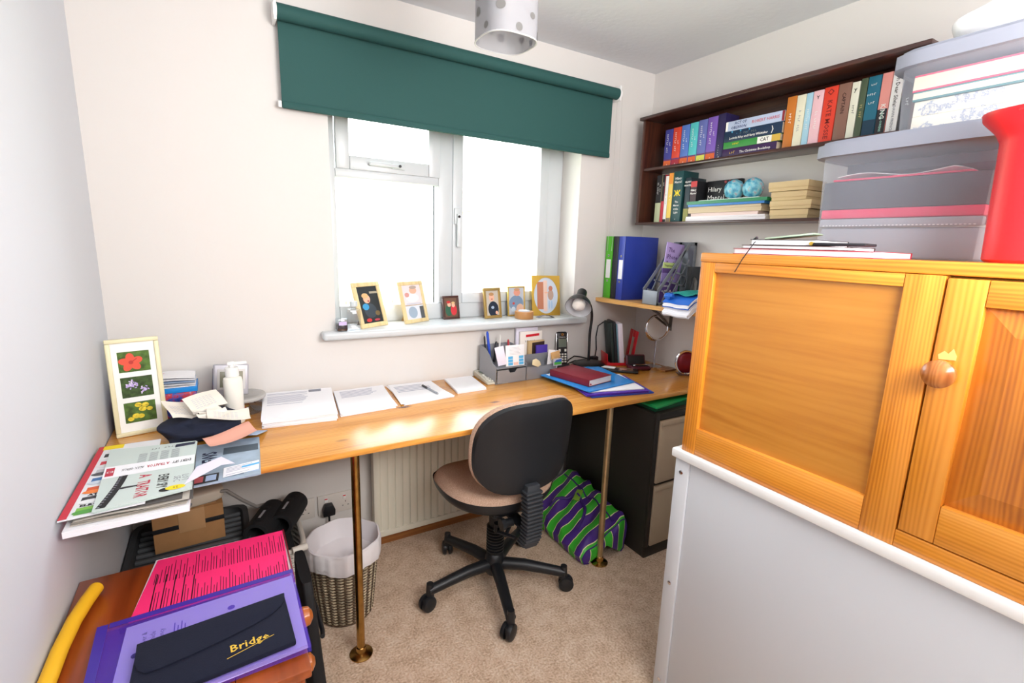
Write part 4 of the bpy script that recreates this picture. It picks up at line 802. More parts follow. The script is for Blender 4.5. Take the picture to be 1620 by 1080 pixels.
# ------------------------------------------------------------------ things on the sill
def picture(mb, w, h, kind, seed=0):
    """a flat colour print w x h in the xz plane, its face towards -y at y=0"""
    F = lambda c, n: mat('print_'+n, c, .5); M = mframe((0, 0, 0), (1, 0, 0), (0, 0, 1)); r = random.Random(seed)
    D = lambda cx, cz, rx, rz, l, c, n, a=0, nn=18: mb.disc(cx*w, cz*h, rx*w, rz*h, .0002+.00012*l, F(c, n), nn, M, a)
    R = lambda x0, x1, z0, z1, l, c, n: mb.quad([(x0*w, -.0002-.00012*l, z0*h), (x1*w, -.0002-.00012*l, z0*h), (x1*w, -.0002-.00012*l, z1*h), (x0*w, -.0002-.00012*l, z1*h)], F(c, n))
    if kind == 'child_blue':
        R(-.5, .5, 0, 1, 0, '2B3034', 'dark_room'); R(.1, .5, .8, .86, 1, 'A8A08E', 'strip'); D(-.02, .33, .30, .20, 1, '3C4650', 'jumper'); D(-.22, .45, .16, .09, 2, '3F9AD0', 'sleeve'); D(-.10, .66, .17, .12, 3, 'E8B49A', 'skin'); D(-.16, .75, .16, .07, 4, 'D9B27E', 'fair_hair'); D(-.04, .60, .05, .025, 4, 'A84A48', 'mouth'); D(.3, .25, .12, .07, 2, '6E5C3C', 'brownish'); D(-.2, .08, .13, .05, 3, 'C8383C', 'toy_red'); D(.2, .07, .14, .03, 3, 'B84450', 'toy_pink')
    elif kind == 'two':
        R(-.5, .5, 0, .40, 0, 'DDE0E8', 'pale_grey'); R(-.5, .5, .42, 1, 0, 'E6DCE0', 'pale_pink'); R(.28, .5, 0, .36, 1, '55585C', 'slate'); D(-.12, .2, .24, .17, 2, '9FB0C2', 'grey_blue'); D(.0, .62, .34, .12, 1, 'F2F2F4', 'white_top'); D(.08, .84, .20, .10, 2, 'E6B4A4', 'skin'); D(-.28, .72, .12, .07, 3, 'D99C94', 'skin_warm'); D(.1, .93, .2, .05, 3, 'B5A49A', 'grey_hair'); R(-.4, .4, .44, .47, 3, 'C8C8D4', 'pale_line')
    elif kind == 'xmas':
        R(-.5, .5, 0, 1, 0, '6C5040', 'brown_room'); D(-.18, .35, .26, .30, 1, '2B5A44', 'green_coat'); D(.22, .36, .24, .28, 2, 'C8303A', 'red_coat'); D(-.12, .66, .14, .13, 3, 'E0AC90', 'skin'); D(.2, .62, .13, .12, 3, 'E8B49A', 'skin'); D(-.16, .78, .15, .07, 4, 'C02A30', 'red_hat'); D(.2, .74, .14, .06, 4, 'D8BC80', 'fair_hair')
    elif kind == 'boy_navy':
        R(-.5, .5, 0, 1, 0, 'C4BCB0', 'beige_room'); D(.05, .25, .42, .32, 1, '1E2A3C', 'navy_top'); D(-.05, .72, .21, .16, 2, 'E6A890', 'skin'); D(-.05, .86, .2, .07, 3, 'B88C60', 'brown_hair'); D(.0, .32, .12, .06, 3, 'A8B8CC', 'print_mark'); D(-.03, .66, .08, .02, 3, 'B0403C', 'mouth'); D(.3, .1, .1, .07, 3, 'E6A890', 'skin')
    elif kind == 'boy_blue':
        R(-.5, .5, 0, 1, 0, 'BFC4CE', 'grey_room'); D(0, .42, .48, .3, 1, '7C94B0', 'denim'); D(.25, .2, .26, .2, 2, 'E0B8A0', 'peach'); D(.05, .82, .22, .13, 2, 'E09A84', 'skin_pink'); D(.05, .93, .2, .05, 3, 'C89870', 'sandy'); D(-.18, .42, .08, .05, 3, 'C44A4A', 'badge'); D(-.2, .2, .14, .1, 2, 'C8D4DE', 'pale_blue')
    elif kind == 'toddler':
        D(0, .5, .5, .5, 0, 'C7D3E2', 'pale_sky', nn=40); R(-.36, -.10, .12, .88, 1, 'BE7A5C', 'brick_wall'); R(-.10, .06, .06, .92, 1, 'E8C8B8', 'door_edge'); D(.20, .52, .12, .15, 2, 'B89C8C', 'brown_coat'); D(.20, .70, .085, .07, 3, 'C07A64', 'russet_hat'); D(.14, .25, .035, .12, 3, 'A8C4E0', 'pale_jeans'); D(.24, .25, .035, .12, 3, 'A8C4E0', 'pale_jeans'); D(.02, .58, .08, .02, 3, 'E6B4A4', 'skin')
def photo_frame(label, loc, rz, w, h, rim, frm, kind, lean=.22, strut=True, oval=False, back='3A2C28'):
    t = thing('photo_frame', label, 'photo frame', loc, rz, 'framed photographs on the windowsill')
    L = Matrix.Rotation(-lean, 4, 'X'); e = .011*math.sin(lean)
    L = Matrix.Translation((0, 0, .0006)) @ L
    m = MB()
    if oval:
        n = 48; ov = [(math.cos(2*PI*k/n)*(w/2-rim), h/2+math.sin(2*PI*k/n)*(h/2-rim)) for k in range(n)]
        sq = []
        for k in range(n):
            c, s = math.cos(2*PI*k/n), math.sin(2*PI*k/n); g = max(abs(c), abs(s)); sq.append((c/g*w/2, h/2+s/g*h/2))
        V = [Vector((x, 0, z_)) for x, z_ in ov]+[Vector((x, 0, z_)) for x, z_ in sq]+[Vector((x, .01, z_)) for x, z_ in sq]+[Vector((x, .004, z_)) for x, z_ in ov]
        Fc = []
        for k in range(n): k2 = (k+1) % n; Fc += [[k, k2, n+k2, n+k][::-1], [n+k, n+k2, 2*n+k2, 2*n+k][::-1], [k2, k, 3*n+k, 3*n+k2][::-1]]
        Fc.append([2*n+k for k in range(n)]); m.add((V, Fc), frm)
    else:
        for x0, x1, z0, z1 in ((-w/2, w/2, 0, rim), (-w/2, w/2, h-rim, h), (-w/2, -w/2+rim, rim, h-rim), (w/2-rim, w/2, rim, h-rim)): m.box(x0, x1, 0, .011, z0, z1, frm, .002)
        m.box(-w/2+.002, w/2-.002, .0085, .0105, .002, h-.002, mat('frame_back_'+back, back, .8))
    m.build('frame', t, M=L)
    m = MB(); picture(m, (w-2*rim)*1.0, (h-2*rim), kind)
    m.build('photo', t, M=L @ Matrix.Translation((0, .0045, rim)))
    if strut:
        m = MB(); zt = h*.62; p = L @ Vector((0, .0115, zt)); L2 = math.hypot(p.z, .02); yb = p.y+p.z*.42
        m.prism([(-.018, 0), (.018, 0), (.012, 1), (-.012, 1)], 0, .002, mat('frame_back_'+back, back, .8), M=mframe((-.0, yb, .0), (1, 0, 0), (0, p.y-yb, p.z)) @ Matrix.Diagonal((1, math.hypot(p.y-yb, p.z), 1, 1)))
        m.build('easel_strut', t, M=None)
    return t
ZS = 1.0122; cw = wood('pale_frame_wood', 'EBD9AE', 'E2CC9A', 'CDB27C', 'Z', 1, .4, contrast=.4); gold2 = mat('antique_gold', 'B79A5C', .4, .5)
photo_frame('pale wooden framed photo of a child in blue nearest the clear bottle', (.893, .018, ZS), .50, .150, .195, .019, cw, 'child_blue', .30)
photo_frame('pale wooden framed photo with two pictures, second from the clear bottle', (1.100, .068, ZS), .46, .150, .190, .017, cw, 'two', .26, back='C9A878')
photo_frame('small dark brown framed photo of two children in red and green', (1.288, .110, ZS), .10, .090, .112, .010, mat('dark_brown_frame', '4A2F2A', .35), 'xmas', .18)
photo_frame('antique gold framed photo of a boy in a navy top', (1.497, .070, ZS), .16, .105, .150, .014, gold2, 'boy_navy', .16, back='7E1F2C')
photo_frame('thin gold framed photo of a boy in denim behind the wooden tape roll', (1.648, .098, ZS), .02, .105, .152, .007, mat('thin_gold', 'D8B860', .3, .6), 'boy_blue', .10)
photo_frame('large square gold framed oval photo of a toddler by the window reveal', (1.808, .060, ZS), -.20, .158, .210, .010, mat('satin_gold', 'D2AE4E', .35, .7), 'toddler', .16, oval=True)
tr = thing('tape_roll', 'wooden brown parcel tape roll with clear core lying on the sill', 'tape roll', (1.640, .018, ZS))
m = MB(); m.lathe([(.030, 0), (.046, 0), (.047, .002), (.047, .034), (.046, .036), (.030, .036), (.030, 0)], mat('tan_tape', 'B98552', .4), 40); m.build('tape', tr)
m = MB(); m.lathe([(.027, 0), (.0298, 0), (.0298, .037), (.027, .037), (.027, 0)], mat('tape_core', 'C9CDD6', .3), 32); m.lathe([(0, .036), (.012, .036), (.03, .0375), (.028, .041), (.01, .043), (0, .043)], mat('tape_core'), 32); m.build('core', tr)
m = MB(); m.add(grid_vf(lambda u, v: (.085*u, .03*v-.02*u, .0015+.014*math.sin(PI*u)*(1-.3*v)), 10, 4, .001), mat('slate_card', '5A6070', .5)); tag(m.build('reading_glasses_case', loc=(1.715, -.005, ZS)), 'small curved slate grey card beside the tape roll', 'card')
jar = thing('ink_jar', 'small clear jar of dark ink with pale label at the end of the sill', 'jar', (.742, -.030, ZS))
m = MB(); m.box(-.020, .020, -.02, .02, .0005, .030, mat('dark_ink', '1C1A2C', .2), .006); m.build('ink', jar)
m = MB(); m.box(-.0215, .0215, -.0215, .0215, 0, .052, CLEAR, .006); m.build('glass_body', jar)
m = MB(); m.box(-.015, .015, -.0235, -.0217, .026, .040, mat('lilac_label', 'C4B4DC', .5)); m.build('label', jar)
bt = thing('clear_bottle', 'clear plastic bottle standing beside the ink jar on the sill', 'bottle', (.792, -.026, ZS))
m = MB(); m.box(-.026, .026, -.018, .018, 0, .088, CLEAR, .01); m.cyl((0, 0, .086), (0, 0, .1), .011, CLEAR); m.build('body', bt)
m = MB(); m.cyl((0, 0, .098), (0, 0, .118), .015, mat('frosted_cap', 'C9D2D6', .3)); m.build('cap', bt)

# ------------------------------------------------------------------ desk top: papers
ZD = .7503
def stack(name, label, q, z0, z1, n, jit, cat='papers', group='white papers along the back of the desk', lines_=None, mt=WHITE, seed=1):
    m = MB(); quadstack(m, q, z0, z1, mt, n, jit, seed)
    if lines_: inlines(m, q, z1+.0001, LILAC, **lines_)
    return tag(m.build(name, smooth=False), label, cat, group), m
q1 = [(.418, -.318), (.652, -.338), (.690, -.035), (.445, -.012)]
o, _ = stack('paper_stack', 'thickest stack of printed white papers with a grey block on its top sheet', q1, ZD, ZD+.034, 11, .025, lines_=dict(n=13, u0=.06, u1=.7, v0=.45, v1=.93, seed=2))
m = MB(); m.quad([(.600, -.070, .0), (.645, -.072, .0), (.650, -.040, .0), (.604, -.038, .0)], GREYINK); b_ = m.build('printed_block', o, loc=(0, 0, ZD+.0345))
q2 = [(.672, -.312), (.880, -.296), (.905, -.022), (.700, -.030)]
stack('paper_stack', 'thinner stack of blank looking white papers touching the thickest stack', q2, ZD, ZD+.014, 5, .02, lines_=dict(n=6, u0=.1, u1=.8, v0=.6, v1=.92, seed=6), seed=4)
q3 = [(.908, -.290), (1.128, -.272), (1.120, -.022), (.925, -.020)]
stack('paper_stack', 'low spread of white sheets with a pen lying on them', q3, ZD, ZD+.006, 3, .05, lines_=dict(n=5, u0=.1, u1=.85, v0=.55, v1=.9, seed=8), seed=5)
m = MB(); A = Vector((1.075, -.225, ZD+.0105)); B = Vector((1.062, -.105, ZD+.0105)); m.cyl(A, B, .004, mat('clear_grey_pen', '9AA0AA', .2), n=10); m.cyl(B, B+(B-A)*.12, .0045, BLACKP, n=10); m.cyl(A+(B-A)*.72, B, .0047, BLACKP, n=10); m.cyl(A, A-(B-A)*.06, .0038, CHROME, r1=.001, n=8)
tag(m.build('ballpoint_pen'), 'black and clear ballpoint pen lying on the spread white sheets', 'pen')
stack('notepad', 'small blank white notepad between the sheets and the calculator', [(1.160, -.238), (1.300, -.232), (1.325, -.030), (1.190, -.030)], ZD, ZD+.010, 4, .012, 'notepad', None, seed=8)
# calculator
ca = thing('calculator', 'grey desk calculator with small screen beside the mesh organiser', 'calculator', (1.395, -.095, ZD), -.08)
cg = mat('putty_plastic', 'C9C5B6', .5); sl = Matrix.Rotation(.12, 4, 'X')
m = MB(); m.prism([(-.085, 0), (.085, 0), (.085, .028), (.06, .026), (-.085, .010)], -.052, .052, cg, .003, M=mframe((0, 0, 0), (0, 1, 0), (0, 0, 1))); m.build('body', ca)
m = MB(); m.box(-.042, .042, .028, .055, .0252, .0272, mat('lcd', '6F7A70', .2), .001, M=Matrix.Rotation(.07, 4, 'X')); m.build('screen', ca)
m = MB()
for i in range(5):
    for j in range(5): m.box(-.042+j*.0175, -.030+j*.0175, -.072+i*.018, -.061+i*.018, .0125+i*.0022, .0165+i*.0022, mat('pale_keys', 'E4E2D8', .5) if j < 4 else mat('grey_keys', '94948C', .5), .0015)
m.build('key', ca)['kind'] = 'stuff'
# organiser of perforated metal
mesh_ = bpy.data.materials.new('grey_mesh_metal'); mesh_.use_nodes = True; nt = mesh_.node_tree; b = nt.nodes['Principled BSDF']; b.inputs['Base Color'].default_value = lin('A2A4AA'); b.inputs['Metallic'].default_value = .3; b.inputs['Roughness'].default_value = .45; b.inputs['Alpha'].default_value = .86
wire = mat('grey_rim_metal', '9A9CA2', .35, .6)
og = thing('desk_organiser', 'grey mesh desk organiser with curved sides and small drawer, stuffed with cards', 'organiser', (1.372, -.185, ZD), .04)
Lw, Dp = .345, .15
side = [(0, 0), (Dp, 0), (Dp, .155), (.10, .150), (.06, .125), (.03, .09), (.0, .08)]
m = MB()
for x in (0, .1685, .19+.15): m.prism(side if x < .3 else [(0, 0), (Dp, 0), (Dp, .11), (0, .075)], -.001, .001, mesh_, M=mframe((x+.001, 0, 0), (0, 1, 0), (0, 0, 1)))
m.box(0, .17, Dp-.002, Dp, 0, .155, mesh_); m.box(.17, Lw, Dp-.002, Dp, 0, .12, mesh_); m.box(0, Lw, 0, Dp, 0, .0018, mesh_); m.box(0, .17, 0, Dp, .07, .0715, mesh_); m.box(.17, Lw, 0, .002, 0, .062, mesh_); m.box(.17, Lw, .07, .072, 0, .105, mesh_); m.build('mesh_body', og)
m = MB()
for x in (.001, .1695): m.tube([(x, p[0], p[1]) for p in side[2:]]+[(x, 0, 0)], .0022, wire, 6)
m.tube([(.0, Dp, .155), (.17, Dp, .155)], .0022, wire, 6); m.tube([(.17, 0, .062), (Lw, 0, .062)], .0022, wire, 6); m.build('rim', og)
m = MB(); m.prism([(0, 0), (.155, 0), (.155, .060), (.105, .060), (.095, .045), (.068, .045), (.058, .060), (0, .060)], 0, .0018, mesh_, M=mframe((.007, -.001, .004), (1, 0, 0), (0, 0, 1))); m.box(.007, .16, 0, .12, .004, .006, mesh_); m.build('drawer', og)
gO = 'cards and pens in the desk organiser'
def card(name, label, x0, x1, z0, z1, y, th, mt, lean=.12, cat='card', yaw=0, extra=None, roll=0):
    m = MB(); m.box(0, x1-x0, 0, th, 0, z1-z0, mt, .0006)
    if extra: extra(m, x1-x0, z1-z0)
    o = m.build(name); o.matrix_basis = Matrix.Translation((x0, y, z0)) @ Matrix.Rotation(yaw, 4, 'Z') @ Matrix.Rotation(-lean, 4, 'X') @ Matrix.Rotation(roll, 4, 'Y'); return tag(o, label, cat, gO)
def appt(m, w, h):
    bl_ = mat('sky_print', '5BB4E8', .5); pk2 = mat('pinkish_print', 'EBC4B8', .6)
    for k in range(3):
        for j in range(3): m.quad([(w*(.12+j*.29), -.0006, h*(.04+k*.15)), (w*(.12+j*.29+.25), -.0006, h*(.04+k*.15)), (w*(.12+j*.29+.25), -.0006, h*(.04+k*.15+.13)), (w*(.12+j*.29), -.0006, h*(.04+k*.15+.13))], (bl_ if j != 1 else (pk2 if k == 0 else WHITE)))
    for k in range(6): m.quad([(w*.2, -.0006, h*(.55+k*.065)), (w*(.8-.05*(k % 3)), -.0006, h*(.55+k*.065)), (w*(.8-.05*(k % 3)), -.0006, h*(.558+k*.065)), (w*.2, -.0006, h*(.558+k*.065))], GREYINK)
card('appointment_card', 'white card with blue squares leaning in the front of the desk organiser', 1.432, 1.532, ZD+.075, ZD+.172, -.172, .002, WHITE, .10, extra=appt)
card('folded_paper', 'folded white paper slanting beside the card with blue squares', 1.398, 1.440, ZD+.078, ZD+.165, -.160, .003, mat('lilac_white', 'E6E2F2', .7), .05, 'paper', yaw=-.3, roll=-.22)
card('booklet', 'tall white leaflets standing behind the desk organiser', 1.572, 1.700, ZD+.0, ZD+.222, -.030, .010, mat('lilac_white'), .03, 'booklet')
def rb(m, w, h):
    m.quad([(w*.25, -.0006, h*.86), (w*.86, -.0006, h*.88), (w*.86, -.0006, h*.94), (w*.25, -.0006, h*.92)], RED); m.text('~7', .017, GREYINK, (w*.5, -.0008, h*.76), FACE_F)
    m.quad([(0, -.0006, h*.5), (w*.12, -.0006, h*.5), (w*.12, -.0006, h*.62), (0, -.0006, h*.62)], mat('magenta_print', 'B83A6A', .6))
card('booklet', 'white booklet with a red band on top behind the desk organiser', 1.585, 1.715, ZD+.0, ZD+.205, -.047, .012, mat('warm_white', 'F0E9E2', .7), .03, 'booklet', extra=rb)
card('pocket_diary', 'brown edged pocket book standing in the desk organiser', 1.622, 1.716, ZD+.0, ZD+.160, -.066, .014, mat('tan_edge', 'C9AC7C', .6), .02, 'book', extra=lambda m, w, h: m.quad([(w*.22, -.0006, 0), (w, -.0006, 0), (w, -.0006, h*.97), (w*.22, -.0006, h*.94)], mat('espresso', '3A2A26', .5)))
card('pocket_diary', 'small purple pocket book in front of the brown edged one', 1.655, 1.722, ZD+.03, ZD+.140, -.086, .009, mat('violet_cover', '4E38A8', .5), .02, 'book')
card('folded_paper', 'white envelope leaning at the phone end of the desk organiser', 1.668, 1.730, ZD+.02, ZD+.132, -.158, .002, WHITE, .1, 'envelope', roll=.16)
card('folded_paper', 'crumpled tan paper sticking out of the desk organiser', 1.685, 1.735, ZD+.085, ZD+.12, -.178, .006, mat('kraft_tan', 'D2A870', .8), .05, 'paper', roll=-.15)
card('gift_card', 'small card with blue and green picture in the front pocket', 1.682, 1.732, ZD+.058, ZD+.094, -.195, .002, mat('silver_card', 'B8BCC6', .4), .02, extra=lambda m, w, h: (m.quad([(w*.1, -.0006, h*.5), (w*.95, -.0006, h*.5), (w*.95, -.0006, h*.9), (w*.3, -.0006, h*.8)], mat('print_blue', '2F62B8', .5)), m.quad([(w*.1, -.0006, h*.15), (w*.95, -.0006, h*.15), (w*.95, -.0006, h*.5), (w*.1, -.0006, h*.5)], mat('print_green', '4CAE4C', .5))))
m = MB(); m.prism([(-.026, .0), (-.02, .022), (.0, .026), (.02, .012), (.026, -.006), (.006, -.014)], 0, .004, mat('cream_shell', 'E6D6AE', .7), .001, M=mframe((1.582, -.196, ZD+.078), (1, .1, 0), (0, .2, 1))); tag(m.build('luggage_tag'), 'cream paper tag resting on the rim of the desk organiser', 'tag', gO)
for k, (x, y, dx, ln, col, rad, lb) in enumerate(((1.388, -.060, -.006, .195, '16161A', .004, 'slim black pen at the window side of the desk organiser'), (1.408, -.065, -.014, .215, '2A4FC0', .0065, 'thick blue pen in the desk organiser'), (1.432, -.06, .014, .165, '26262C', .006, 'short black marker in the desk organiser'), (1.452, -.065, .012, .195, 'E8E6E0', .004, 'thin white pen in the desk organiser'), (1.512, -.06, .0, .17, 'B8303A', .005, 'red pen peeping over the white card with blue squares'))):
    m = MB(); a = Vector((x, y, ZD+.074)); b2 = Vector((x+dx, y+.01, ZD+ln)); m.cyl(a, b2, rad, mat('pen_'+col, col, .35), n=10); m.cyl(b2, b2+(b2-a)*.05, rad*.7, mat('pen_'+col), n=10); tag(m.build('pen'), lb, 'pen', gO)
# cordless phone
ph = thing('cordless_phone', 'black cordless phone handset upright in its cradle beside the desk lamp', 'phone', (1.848, -.035, ZD), -.25)
m = MB(); m.box(-.038, .038, -.035, .04, 0, .022, BLACKP, .008); m.box(-.032, .032, .008, .034, .015, .06, BLACKP, .008); m.build('cradle', ph)
L = Matrix.Translation((0, -.008, .014)) @ Matrix.Rotation(-.13, 4, 'X') @ Matrix.Diagonal((1.22, 1.1, 1.1, 1))
m = MB(); m.box(-.0245, .0245, -.012, .010, 0, .158, mat('handset_black', '222226', .3), .009, seg=3); m.box(-.0255, -.0235, -.006, .004, .01, .15, CHROME, .001); m.box(.0235, .0255, -.006, .004, .01, .15, CHROME, .001); hs = m.build('handset', ph, M=L)
m = MB(); m.box(-.018, .018, -.0130, -.0118, .085, .125, mat('phone_screen', '6C7468', .15), .0005); m.build('screen', hs)
m = MB()
for i in range(4):
    for j in range(3): m.box(-.018+j*.0135, -.009+j*.0135, -.0138, -.0118, .012+i*.012, .019+i*.012, mat('pale_keys'), .0008)
m.box(-.018, -.009, -.0138, -.0118, .064, .076, mat('pale_keys'), .0008); m.box(.009, .018, -.0138, -.0118, .064, .076, mat('pale_keys'), .0008); m.build('keypad', hs)
m = MB(); m.text('Panasonic', .007, W_, (0, -.0124, .133), FACE_F); m.lathe([(.006, 0), (.006, .0006), (.0045, .0006), (.0045, 0)], CHROME, 20, M=mframe((0, -.0126, .145), (1, 0, 0), (0, 0, 1))); m.build('logo', hs)
# desk lamp
dl = thing('desk_lamp', 'black gooseneck desk lamp with round metal shade', 'lamp', (1.985, -.10, ZD))
lb_ = mat('lamp_black', '131417', .3)
m = MB(); m.lathe([(0, 0), (.088, 0), (.090, .008), (.085, .022), (.074, .028), (.03, .030), (0, .030)], lb_, 48, sx=1.0, sy=.95); m.build('base', dl)
HO = Vector((1.832, -.172, 1.085)) - Vector((1.985, -.10, ZD)); ax = Vector((-.113, -.058, -.081)).normalized()
ax = Vector((-.60, -.52, -.60)).normalized()
rear = HO-ax*.115
st = [(.02, .03, .028), (.022, .034, .10), (.026, .04, .18), (.034, .042, .245), (.028, .040, .29), (.0, .03, .335), tuple(rear+ax*.055+Vector((.018, .022, .0)))]
P3 = []
for i in range(len(st)-1):
    p0 = Vector(st[max(i-1, 0)]); p1_ = Vector(st[i]); p2 = Vector(st[i+1]); p3 = Vector(st[min(i+2, len(st)-1)])
    for k in range(6): t = k/6; P3.append(.5*((2*p1_)+(p2-p0)*t+(2*p0-5*p1_+4*p2-p3)*t*t+(-p0+3*p1_-3*p2+p3)*t**3))
P3.append(Vector(st[-1]))
m = MB(); m.tube(P3, .0072, lb_, 12); m.build('gooseneck', dl)
uq = ax.orthogonal().normalized(); Mh = mframe(rear, uq, ax.cross(uq))
m = MB(); m.lathe([(0, 0), (.022, .001), (.0245, .006), (.0245, .045), (.028, .052), (.044, .068), (.058, .088), (.0645, .115), (.0655, .118), (.0645, .1182), (.0565, .090), (.042, .0705), (.025, .0565), (.0, .0535)], lb_, 48, M=Mh)
m.build('lamp_shade', dl)
m = MB(); m.lathe([(.0640, .1186), (.0562, .0908), (.0417, .0713), (.0247, .0573), (.0, .0543)], mat('shade_inner_white', 'C9CCD2', .25), 48, M=Mh, cap=False); m.build('reflector', dl)
m = MB(); m.lathe([(.013, .056), (.014, .064), (.028, .078), (.034, .094), (.031, .110), (.018, .122), (0, .126)], mat('bulb_glass'), 32, M=Mh); m.build('bulb', dl)
# cable behind the lamp
m = MB(); m.tube([(1.88, -.03, ZD+.008), (1.91, -.02, ZD+.03), (1.95, -.015, ZD+.045), (2.0, -.012, ZD+.035), (2.05, -.02, ZD+.02), (2.08, -.02, ZD+.012)], .0035, BLACKP, 7); m.tube([(1.86, -.07, ZD+.004), (1.90, -.03, ZD+.012), (1.96, -.010, ZD+.018), (2.03, -.012, ZD+.01), (2.08, -.02, ZD+.010)], .0035, BLACKP, 7)
m.tube([(2.09, -.02, ZD+.02), (2.105, -.012, ZD+.07), (2.10, -.008, ZD+.14), (2.112, -.006, ZD+.20), (2.15, -.006, ZD+.22)], .0032, BLACKP, 7); m.box(2.062, 2.105, -.038, -.006, ZD+.0005, ZD+.034, BLACKP, .006)
tag(m.build('power_cable'), 'black power cable and adaptor lying behind the desk lamp', 'cable')
# folders and red book
q = [(1.640, -.520), (1.945, -.560), (1.955, -.365), (1.650, -.330)]
BLF = mat('bright_blue_folder', '2A8FE0', .25); PUF = mat('violet_folder', '5A35B0', .25); DBF = mat('deep_blue_folder', '2450B8', .3)
m = MB(); quadstack(m, [(1.645, -.530), (1.945, -.592), (2.02, -.345), (1.70, -.28)], ZD, ZD+.005, DBF, 2, .02, 3); tag(m.build('document_folder'), 'deep blue plastic folder at the very bottom of the folder pile', 'folder', 'plastic folders on the desk')
m = MB(); quadstack(m, [(1.632, -.52), (1.925, -.585), (2.0, -.34), (1.69, -.27)], ZD+.0055, ZD+.014, PUF, 4, .035, 4); tag(m.build('document_folder'), 'violet plastic folders above the deep blue one in the pile', 'folder', 'plastic folders on the desk')
m = MB(); quadstack(m, [(1.655, -.50), (1.915, -.565), (1.99, -.33), (1.69, -.26)], ZD+.0145, ZD+.018, WHITE, 2, .02, 5); tag(m.build('paper_sheet'), 'white sheets sticking out between the violet and bright blue folders', 'paper', 'plastic folders on the desk')
m = MB(); quadstack(m, [(1.612, -.195), (1.645, -.508), (1.945, -.475), (1.985, -.15)], ZD+.0185, ZD+.023, BLF, 2, .012, 6); m.box(1.638, 1.685, -.228, -.198, ZD+.0231, ZD+.0235, WHITE); tag(m.build('document_folder'), 'bright blue plastic folder with white sticker under the dark red book', 'folder', 'plastic folders on the desk')
rk = thing('hardback_book', 'dark red hardback book with a small red ribbon tip on the blue folder', 'book', (1.745, -.325, ZD+.024), .20)
mc = mat('maroon_cover', '7E1A2C', .45)
m = MB(); m.box(-.082, .082, -.118, .118, 0, .002, mc, .0008); m.box(-.082, .082, -.118, .118, .028, .030, mc, .0008); m.box(-.082, -.0795, -.118, .118, 0, .030, mc, .0008); m.build('cover', rk)
m = MB(); m.box(-.0785, .079, -.115, .115, .0021, .0279, mat('white_pages', 'EDE8E6', .8)); m.build('pages', rk)
m = MB(); m.box(.0, .0, 0, 0, 0, 0, RED) if 0 else m.prism([(-.076, 0), (-.06, 0), (-.068, .008)], 0, .001, mat('ribbon_red', 'C01828', .5), M=mframe((0, -.1155, .006), (1, 0, 0), (0, 0, 1))); m.build('ribbon_tip', rk)
m = MB(); m.box(-.02, .02, -.014, .014, 0, .0008, mat('lilac_white')); o = m.build('sticky_note'); o.matrix_basis = Matrix.Translation((1.835, -.115, ZD+.012)) @ Matrix.Rotation(.3, 4, 'Z') @ Matrix.Rotation(.55, 4, 'X'); tag(o, 'small pale note propped between the phone and the red book', 'note')
# red rack with notebooks
rr_ = thing('book_rack', 'red plastic bookend rack with slot holding notebooks near the corner', 'bookend', (2.098, -.115, ZD), -.42)
RK = Matrix.Translation((2.098, -.115, ZD)) @ Matrix.Rotation(-.42, 4, 'Z')
m = MB(); m.box(0, .150, 0, .115, 0, .004, RED, .002); m.box(0, .004, 0, .02, 0, .03, RED, .001); m.box(-.001, .15, -.002, .001, 0, .016, RED, .001); m.build('base', rr_)
m = MB(); Mp = Matrix.Translation((.138, 0, .003)) @ Matrix.Rotation(.13, 4, 'Y')
for a in ((0, .037, 0, .185), (.078, .115, 0, .185), (.037, .078, 0, .045), (.037, .078, .148, .185)): m.box(-.002, .002, a[0], a[1], a[2], a[3], RED, .0012, M=Mp)
m.build('slotted_plate', rr_)
m = MB(); m.box(-.002, .002, 0, .115, 0, .060, RED, .0012, M=Matrix.Translation((.004, 0, .003)) @ Matrix.Rotation(-.10, 4, 'Y')); m.build('end_plate', rr_)
for k, (x, th, h, col, lb) in enumerate(((2.122, .014, .225, '1F3230', 'dark green notebook leaning first in the red rack'), (2.139, .014, .232, '24282E', 'near black notebook leaning second in the red rack'), (2.157, .004, .222, '7FB0C0', 'thin pale blue pad leaning in the red rack'), (2.164, .026, .222, 'EAE4F2', 'thick white pad leaning against the slotted red plate'))):
    m = MB(); m.box(0, th, 0, .108, 0, h, mat('rack_'+col, col, .5), .001); o = m.build('notebook'); o.matrix_basis = RK @ Matrix.Translation((x-2.092-.0, .003, .0065)) @ Matrix.Rotation(-.13, 4, 'Y'); tag(o, lb, 'notebook', 'notebooks in the red rack')
# phone case, open case
sp = thing('glasses_case', 'white and black soft case lying flat beside the lamp', 'case', (2.055, -.225, ZD), -.95)
m = MB(); m.box(-.075, .02, -.024, .024, 0, .016, BLACKP, .008, seg=3); m.box(-.07, .0, -.019, .019, .0155, .020, WHITE, .004); m.build('case_body', sp)
sm = thing('mobile_phone', 'black mobile phone lying face up with warm brown screen', 'phone', (2.090, -.245, ZD), -.7)
m = MB(); m.box(-.075, .075, -.038, .038, 0, .012, BLACKP, .005, seg=3); m.build('phone_body', sm); m = MB(); m.box(-.058, .05, -.032, .032, .0121, .0126, mat('screen_brown', '7A5A4C', .15)); m.disc(0, 0, .02, .013, .0128, mat('screen_peach', 'C98A74', .3)); m.build('screen', sm)
oc_ = thing('spectacle_case', 'open dark red spectacle case with black lining in front of the round mirror', 'case', (2.205, -.235, ZD), -.35)
mr = mat('plum_case', '521A2A', .3)
m = MB(); m.box(-.055, .055, -.045, .025, 0, .022, mr, .009, seg=3); m.box(-.046, .046, -.037, .018, .0185, .0225, BLACK, .002); m.build('case_base', oc_)
